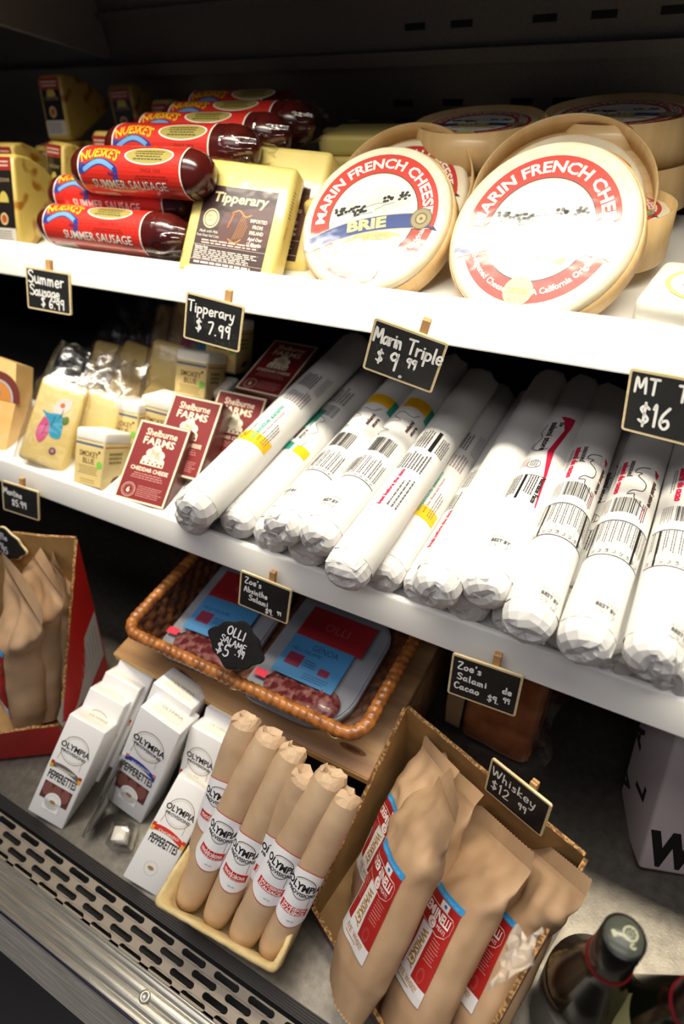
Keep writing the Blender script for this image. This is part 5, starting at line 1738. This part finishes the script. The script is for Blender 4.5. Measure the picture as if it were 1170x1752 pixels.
def panel(mb, quad, th, m_in=0, m_edge=1, m_out=2, jag=0.0, seed=0, n=26):
    """a board panel: quad = bottom-left, bottom-right, top-right, top-left seen from inside; the top edge is torn"""
    A, B, C_, D = [Vector(q) for q in quad]
    nrm = (B - A).cross(D - A).normalized()
    rnd = random.Random(seed)
    ins, out, itop, otop = [], [], [], []
    for i in range(n + 1):
        u = i / n
        lo, hi = A.lerp(B, u), D.lerp(C_, u)
        j = (hi - lo).normalized() * jag * rnd.uniform(-1, 1)
        ins.append(lo)
        itop.append(hi + j)
        out.append(lo - nrm * th)
        otop.append(hi + j * .5 - nrm * th)
    k = n + 1
    mb.add(ins + itop, [(i, i + 1, k + i + 1, k + i) for i in range(n)], m_in)
    mb.add(out + otop, [(i, k + i, k + i + 1, i + 1) for i in range(n)], m_out)
    mb.add(itop + otop, [(i, i + 1, k + i + 1, k + i) for i in range(n)], m_edge)
    mb.add([A, D, D - nrm * th, A - nrm * th, B, C_, C_ - nrm * th, B - nrm * th], [(0, 1, 2, 3), (4, 7, 6, 5)], m_edge)
    return mb


def open_box(name, label, group, FL, BL, BR, FR, lift, flz, blz, brz, frz, back_shift, m_out, base):
    """plan corners at deck level; wall tops given by height at each corner; back wall leans by back_shift"""
    t = thing(name, label, 'box', (base[0], base[1], DK), (0, 0, 0), group)
    def P(c, z, s=0):
        return Vector((c[0] - base[0] + back_shift[0] * s, c[1] - base[1] + back_shift[1] * s, z))
    th = .0035
    mats = [card, card_edge, m_out]
    z0 = .003
    MB().add([P(FL, z0), P(FR, z0), P(BR, z0), P(BL, z0)], [(0, 1, 2, 3)]).add([P(FL, .0005), P(FR, .0005), P(BR, .0005), P(BL, .0005)], [(3, 2, 1, 0)]).build('bottom', mats, t)
    panel(MB(), (P(FL, z0), P(BL, z0), P(BL, blz, 1), P(FL, flz, .12)), th, jag=.0016, seed=1).build('side_panel', mats, t)
    panel(MB(), (P(BL, z0), P(BR, z0), P(BR, brz, 1), P(BL, blz, 1)), th, jag=.0012, seed=2).build('back_panel', mats, t)
    panel(MB(), (P(BR, z0), P(FR, z0), P(FR, frz, .12), P(BR, brz, 1)), th, jag=.003, seed=3).build('side_panel', mats, t)
    panel(MB(), (P(FR, z0), P(FL, z0), P(FL, flz, .12), P(FR, frz, .12)), th, jag=.0014, seed=4).build('front_lip', mats, t)
    return t


BX = open_box('cardboard_box', 'torn open cardboard display box of brown whiskey salami bags at the lower right', 'open display boxes',
              (-0.1620, 0.1160), (-0.1420, 0.2640), (0.0280, 0.2100), (-0.0140, 0.0440), 0, .031, .130, .130, .040, (-0.0010, 0.0100), card_print, (-0.07, 0.11))
def flap_point(u, v):
    w = .036 * (u - .5) * (.55 + .6 * v)
    p = Vector((.10 * w - .018 * v, .98 * w - .010 * v, -.022 * v + .003 * sin(u * 7)))
    return p + Vector(noise.noise_vector(p * 130)) * .0050 + Vector((0, 0, .004 * sin(9 * u + 4 * v)))


MB().grid(flap_point, 9, 7, smooth=False).build('torn_flap', mat('torn_white_paper', '#d8c7b4', rough=.8), BX, loc=(0.0822, 0.0218, 0.1855))

kraft_bag = mat('kraft_bag_paper', '#b99877', rough=0.6, color2='#ad8b6a', noise_scale=35, bump=0.22, bump_scale=55)


def bag(label, loc, rot, seed, sc=1.0, tau=0.0, hw=0.056, off=(0.0, 0.0), group='brown whiskey salami bags', cover=False, low=0.032, top_v=0.125, fat=1.0):
    """origin at the middle of the label's lower edge on the front; local front = -y"""
    t = thing('salami_bag', label, 'salami bag', loc, rot, group, sc)
    A, B = .0345 * fat, .021 * fat
    o = Vector((seed * 5.1, seed * 2.7, 0))

    def S(u, v, out=0.0, wr=1.0):
        an = 2 * pi * u
        z = -low + (top_v + low) * v
        k = min(max((z - .066) / (top_v - .066), 0), 1)
        k = k * k * (3 - 2 * k)
        fl = max(0.0, 1 - (z + low) / .03)
        a_, b_ = A * (1 - .10 * fl) * (1 - k) + hw * k, B * (1 - .35 * fl) * (1 - k) + .0010 * k
        ca, sa = cos(an), sin(an)
        e = 1.0 + .35 * (1 - k)
        x = a_ * (abs(ca) ** (1 / e)) * (1 if ca >= 0 else -1)
        y = b_ * (abs(sa) ** (1 / e)) * (1 if sa >= 0 else -1)
        tt = tau * k
        x, y = x * cos(tt) - y * sin(tt), x * sin(tt) + y * cos(tt)
        p = Vector((x + off[0] * k, y + B + off[1] * k, z))
        w = wr * (.0011 + .0042 * k * (1 - k) * 4 * .8 + .0012 * fl)
        cr = 1 - 2.6 * abs(noise.noise(Vector((p.x * 24, p.y * 24, p.z * 18)) + o * 1.3))
        w += .0016 * max(0.0, k * (1 - k) * 4) + .0006
        nz = .45 * cr + noise.noise(Vector((p.x * 38, p.y * 38, p.z * 26)) + o) + .5 * noise.noise(Vector((p.x * 85, p.y * 85, p.z * 60)) + o)
        q = Vector((ca, sa, 0))
        return p + q * (nz * w * (1 if k < .97 else .12) + out)
    MB().grid(lambda u, v: S(u, v), 72, 64, wrap=True).add([S(i / 36, 0) for i in range(36)], [tuple(range(36))]).build('paper_bag', kraft_bag, t)
    # crimped seam along the top
    cm = MB()
    nx = 56
    def seam(u, v):
        x = -hw + 2 * hw * u
        z = top_v - .001 + .013 * v + .0008 * (int(u * nx) % 2) * v
        y = .0007 * sin(u * nx * pi) * (.3 + v) + .004 * sin(u * 3 + seed) * v
        return Vector((x * cos(tau) - y * sin(tau) + off[0], x * sin(tau) + y * cos(tau) + B + off[1], z))
    cm.grid(seam, nx, 5)
    cm.build('crimped_seam', kraft_bag, t)
    if cover:
        return t
    a = Art()
    w2, h = .027, .075
    def R(x0, y0, x1, y1, c, l):
        a.rect(x0, y0, x1, y1, c, l, nx=max(1, int((x1 - x0) / .004)), ny=max(1, int((y1 - y0) / .006)))
    R(-w2, 0, w2, h, 'a01f1c', 0)
    R(-w2, 0, w2, h * .15, 'd6d2d2', 1)
    R(-w2, h * .935, w2, h, '2f92cf', 1)
    a.text('HANDCRAFTED IN SALT LAKE', 0, h * .950, .0018, '8cc4ea', 2, fit=.040)
    R(-w2, h * .15, -w2 + .004, h * .50, 'd6d2d2', 1)
    R(-.0110, h * .15, .0015, h * .62, 'dcd8d8', 1)
    a.lines(-.0245, h * .36, -.0125, h * .60, 8, 'c98a84', 2, .28, seed + 3)
    a.text('WHISKEY', -.0070, h * .575, .0062, 'a6792c', 2, 'l', fit=.029, rot=-90, bold=.03)
    def badge(k, c, l):
        a.poly([(-.027 * 1, h * .66 - k), (.008, h * .66 - k - .003), (.019, h * .66 - k), (.023 + k * .6, h * .72), (.023 + k * .6, h * .82), (.019, h * .845 + k), (-.027, h * .845 + k)], c, l)
    badge(.0006, 'e6cfc9', 2)
    badge(0, 'a01f1c', 3)
    a.text('CREMINELLI', -.003, h * .735, .0070, 'efe6e2', 4, fit=.044, bold=.03)
    a.ell(-.002, h * .680, .0038, .0038, 'efe6e2', 4, 16)
    a.text('C', -.002, h * .680 - .002, .004, 'a01f1c', 5)
    a.text('MEATS', .0105, h * .672, .0030, 'efe6e2', 4, fit=.014)
    R(-.002, h * .855, .0095, h * .925, 'dcd8d8', 2)
    a.ell(.004, h * .89, .0022, .0014, '2f66a8', 3, 10)
    a.lines(.0060, h * .36, .0215, h * .60, 8, 'c98a84', 2, .28, seed)
    a.ring(.012, h * .235, .0048, .0051, 'c26a66', 2)
    a.ring(.012, h * .235, .0036, .0038, 'c26a66', 2)
    a.text('RYE WHISKEY', .002, h * .075, .0040, 'a6792c', 2, fit=.026, bold=.02)
    R(-.010, h * .045, .004, h * .055, 'a6792c', 2)

    def fn(u, v, d):
        an = -pi / 2 + (u * .86 + .0035) / .033
        # front of the bag: arc position
        s = -low
        vv = (v - s) / (top_v + low)
        return S(an / (2 * pi) % 1.0, vv, .0007 + d)
    a.build('label', fn, t, 0.00010, du=.004, dv=.006)
    return t


bag('brown salami bag at the front left of the box, tall pointed top above its label', (-0.1133, 0.1004, -0.5712), (-42, -32.3, -40.4), 1, tau=radians(-17), hw=.064, off=(-.013, .008), low=.043, top_v=.132, fat=.88)
bag('brown salami bag in the middle of the box, whiskey lettering fully readable', (-0.0682, 0.0978, -0.5929), (-50.3, -40.2, -36.6), 2, tau=radians(3), hw=.060, off=(-.020, .008), low=.040, fat=.90)
bag('brown salami bag at the front right of the box next to the torn flap', (-0.0306, 0.1170, -0.6106), (-45.8, -49.6, -45.5), 3, sc=.95, tau=radians(5), hw=.054, off=(.020, -.006), low=.036)
bag('brown salami bag at the back left corner of the box, mostly covered', (-0.1300, 0.1500, -0.5900), (-42, -32.3, -40.4), 4, tau=0, hw=.036, off=(0, 0), sc=.90)
bag('brown salami bag behind the middle bag, only its crimped top showing', (-0.1060, 0.1450, -0.5960), (-46, -36, -38), 5, sc=.86, tau=0, hw=.038, cover=True)

# whiskey price sign clipped onto the back of that box
sign('chalkboard sign reading Whiskey $12.99 clipped to the back of the cardboard box', (-0.0421 * .74, 0.3165 * .74, -0.7255 * .74), (-10.7, -2, -18.2), 0,
     [('Whiskey', -.033, .035, .0135, .0017, -.02, .10, 1.0), ('$12', -.031, .013, .015, .0017, 0, .10, 1.0), ('99', .004, .015, .010, .0016, 0, .08, 1)], pin_x=.012, pin_up=.006)
bpy.data.objects[[o.name for o in COL.objects if o.get('label', '').startswith('chalkboard sign reading Whiskey')][0]].scale = (.74, .74, .74)

# ---- red display box with brown bags at the left
red_card = mat('red_printed_box', '#a81e1a', rough=0.35, coat=.3, color2='#9a1915', noise_scale=20)
RB = open_box('red_display_box', 'red printed cardboard display box of brown bags at the left edge', 'open display boxes',
              (-0.6050, 0.0600), (-0.6900, 0.1600), (-0.5230, 0.214), (-0.4975, 0.1290), 0, .044, .205, .205, .050, (-0.006, 0.050), red_card, (-0.58, 0.14))
a = Art()
a.poly([(-.043, .062), (-.043, .046), (.0, .036), (.040, .050), (.042, .112)], '9d9793', 0)
for k in range(16):
    a.stroke([(-.038 + .0048 * k, .050 + .001 * k), (-.032 + .0046 * k, .062 + .0024 * k)], .0007, '77716e', 1)
q0, qu = Vector((-0.4975 + .58, 0.1290 - .14, 0)), Vector((-0.5230 + 0.4975, 0.214 - 0.1290, 0))
qn = Vector((qu.y, -qu.x, 0)).normalized()
a.build('shipping_label', lambda u, v, d: tuple(q0 + qu * ((u + .045) / .0887) + Vector((-0.006, .05, 0)) * (v / .205) * max(.12, min(1, (u + .045) / .0887)) + qn * (.0042 + d) + Vector((0, 0, v))), RB, du=.01)


def bag_at(label, px, z, seed, rot, **k):
    E = Euler([radians(q) for q in rot]).to_matrix()
    p = at_z(px[0], px[1], z) - E @ Vector((.025, .008, .075))
    return bag(label, p, rot, seed, group='brown bags in the red box', **k)


bag_at('brown bag at the front of the red box with a strip of red label', (9, 1128), -.532, 6, (-20, -8, -30), tau=radians(10), hw=.056, off=(.012, .004), sc=1.2, low=.026)
bag_at('brown bag in the middle of the red box, label almost hidden', (45, 1096), -.528, 7, (-22, -8, -28), tau=radians(8), hw=.054, off=(.006, .004), sc=1.2, low=.028)
bag_at('brown bag at the back right of the red box with a blue dot of label', (95, 1058), -.518, 8, (-22, -10, -24), tau=radians(4), hw=.034, off=(.002, -.006), sc=1.2, low=.028, fat=.85, top_v=.108)
p = at_y(8, 930, 0.232)
plaque('ornate black plaque with a pale wood edge on the red box at the left', p, (-18, 6, 4), .056, .036,
       [('Truffle', -.021, .0060, .0078, .0012), ('Salami', -.018, -.0030, .0052, .0009), ('11.95', -.014, -.0125, .0085, .0013)], stand=.03)

# ---- dim things behind
t = thing('brown_carton', 'dim brown cardboard carton deep in shadow behind the left boxes', 'box', (-0.640, 0.560, DK), (0, 0, 14))
MB().rbox(-.10, .10, -.06, .06, 0, .20, r=.002, seg=1).build('carton', card, t)
MB().add([(-.10, -.06, .2005), (.10, -.06, .2005), (.11, -.11, .17), (-.11, -.11, .17)], [(0, 1, 2, 3)]).build('flap', card, t)
t = thing('cured_meat', 'vacuum packed slab of cured meat standing behind the cardboard box', 'cured meat', (-0.080, 0.335, DK), (-14, 0, -6))
ham = mat('cured_meat_surface', '#85492a', rough=0.25, coat=0.9, coat_rough=0.12, coat_bump=0.8, color2='#a8683e', noise_scale=35, bump=0.2, bump_scale=80)
MB().rbox(-.036, .040, 0, .030, 0.0, .130, r=.008, seg=3, cuts=4, fn=lambda p: p + Vector(noise.noise_vector(p * 40)) * .003).build('meat', ham, t)
MB().grid(lambda u, v: (.036 + .020 * u * (1 + .25 * sin(v * 9)), .012 + .004 * sin(v * 7 + u * 3), .005 + .125 * v), 4, 16).build('vacuum_film', film('vacuum_film', gloss=.6, rough=.15, bump=.6), t)
MB().grid(lambda u, v: (-.036 - .016 * u * (1 + .2 * sin(v * 6)), -.001 + .002 * sin(v * 5), .01 + .12 * v), 4, 16).build('paper_strip', mat('meat_paper', '#9b7a55', rough=.6), t)
t = thing('wood_crate', 'dim reddish wooden crate behind the basket at the right', 'crate', (-0.02, 0.56, DK), (0, 0, 0))
crate = mat('dark_red_wood', '#4a2a20', rough=.5, color2='#38201a', noise_scale=8, stretch=(1, 1, 8))
MB().rbox(-.12, .055, -.09, -.078, 0, .17, r=.001, seg=1).build('front_board', crate, t)
MB().rbox(.043, .055, -.077, .09, 0, .17, r=.001, seg=1).build('side_board', crate, t)
MB().rbox(-.12, -.108, -.077, .09, 0, .17, r=.001, seg=1).build('side_board', crate, t)

# ---- white carton and bottles at the right
t = thing('white_carton', 'white carton with heavy black W lettering at the right edge', 'carton', (0.148, 0.308, DK), (-24, 6, 20))
MB().rbox(-.075, .075, 0, .075, 0, .150, r=.004, seg=2).build('carton', mat('white_printed_carton', '#b9adab', rough=.5), t)
a = Art()
a.text('W', -.052, .010, .036, '17140f', 1, fit=.044, bold=.06, rot=0)
a.text('I', -.006, .010, .036, '17140f', 1, bold=.06)
a.text('CRAFT', -.012, .056, .007, '2b2724', 1, fit=.034)
a.text('L', -.012, .074, .030, '17140f', 1, bold=.05)
a.text('V', -.030, .105, .030, '17140f', 1, bold=.05)
a.build('front_lettering', flat(-0.0002), t)
b = Art()
b.text('V', .018, .040, .022, '2b2724', 1, bold=.04, rot=90)
b.text('L', .050, .060, .022, '2b2724', 1, bold=.04, rot=90)
b.text('A', .018, .095, .022, '2b2724', 1, bold=.04, rot=90)
b.build('side_lettering', lambda u, v, d: (-.075 - d, .075 - u, v), t)

bottle_glass = mat('dark_bottle_glass', '#12130a', rough=0.16, coat=.2, spec=.5)
foil = mat('black_foil', '#12100f', rough=0.35, coat=.4)


def bottle(name, label, loc, capr, hgt, bodyr, disc, art=None, ringc='#7c1620', sh=.52, cone=False):
    t = thing(name, label, 'bottle', loc)
    nk = capr * 1.02
    prof = [(bodyr * .3, .0), (bodyr, .002), (bodyr, hgt * .30), (nk * 1.3, hgt * .76), (nk, hgt * .79), (nk, hgt * .985)] if cone else [(bodyr * .3, .0), (bodyr, .002), (bodyr, hgt * sh), (bodyr * .97, hgt * (sh + .05)), (bodyr * .72, hgt * (sh + .13)), (nk * 1.25, hgt * max(.725, sh + .18)), (nk, hgt * .77), (nk, hgt * .985)]
    MB().lathe(prof, n=48).build('glass_body', bottle_glass, t)
    c0 = hgt * .79
    MB().lathe([(nk + .0014, c0), (nk + .0010, c0 + .004), (capr + .0006, hgt - .001), (capr - .0004, hgt), (.001, hgt)], n=48, caps=False).build('foil_capsule', foil, t)
    MB().lathe([(nk + .0012, c0 - .002), (nk + .0022, c0 - .001), (nk + .0022, c0 + .0012), (nk + .0012, c0 + .002)], n=48, caps=False).build('red_band', mat('red_foil_band', ringc, rough=.35), t)
    MB().lathe([(.0005, hgt + .0001), (capr - .0012, hgt + .0001), (capr - .0014, hgt + .0005), (.0005, hgt + .0005)], n=48).build('cap_disc', disc, t)
    if art:
        art(t, hgt, capr, bodyr)
    return t


def wheel(t, hgt, capr, br):
    a = Art()
    s = capr / .0106
    a.ring(.0035 * s, .0005 * s, .0030 * s, .0037 * s, 'c9c9a8', 0)
    a.ell(.0035 * s, .0005 * s, .0007 * s, .0007 * s, 'c9c9a8', 0, 8)
    for k in range(8):
        an = 2 * pi * k / 8
        a.stroke([(.0035 * s, .0005 * s), ((.0035 + .0031 * cos(an)) * s, (.0005 + .0031 * sin(an)) * s)], .0003 * s, 'c9c9a8', 0)
    a.text('B', -.0042 * s, .0008 * s, .0030 * s, 'c9c9a8', 0, bold=.05)
    a.stroke([(-.003 * s, .0008 * s), (.0, .0003 * s)], .0004 * s, 'c9c9a8', 0)
    a.text('C', .0020 * s, -.0062 * s, .0026 * s, 'c9c9a8', 0, bold=.05)
    a.build('cap_emblem', lambda u, v, d: (u * .8 - v * .6, u * .6 + v * .8, hgt + .0006 + d), t)


def scribble(t, hgt, capr, br):
    a = Art()
    a.rect(-br * 1.3, hgt * .08, br * 1.3, hgt * .60, 'b9b27c', 0, nx=24)
    rnd = random.Random(4)
    for k in range(46):
        x, y = rnd.uniform(-br * 1.15, br * 1.15), rnd.uniform(hgt * .1, hgt * .57)
        a.ring(x, y, .0012, .0018, '23211a', 1, rnd.uniform(0, 180), rnd.uniform(200, 400), 14)
        a.stroke(smooth_pts([(x, y), (x + rnd.uniform(-.004, .004), y + .003), (x + rnd.uniform(-.005, .005), y + .005)], 3), .0006, '23211a', 1)
    def rr(v):
        return (br + (capr * 1.326 - br) * max(0.0, (v / hgt - .30) / .46)) + .0006
    a.build('label', lambda u, v, d: ((rr(v) + d) * sin(u / br - .45), -(rr(v) + d) * cos(u / br - .45), v), t, .0001, dv=.006)


p = at_z(1068, 1602, -0.43)
bottle('wine_bottle', 'dark wine bottle with a round emblem on its olive cap beside the cardboard box', (p.x, p.y, DK), .0116, .2195, .030, mat('olive_cap_disc', '#4d5046', rough=.3, coat=.3), wheel, sh=.46)
p = at_z(1182, 1648, -0.40)
bottle('label_bottle', 'dark capped bottle with a black scribbled cream label at the lower right corner', (p.x + .018, p.y - .002, DK), .0135, .2495, .043, foil, scribble, '#1a1512', cone=True)
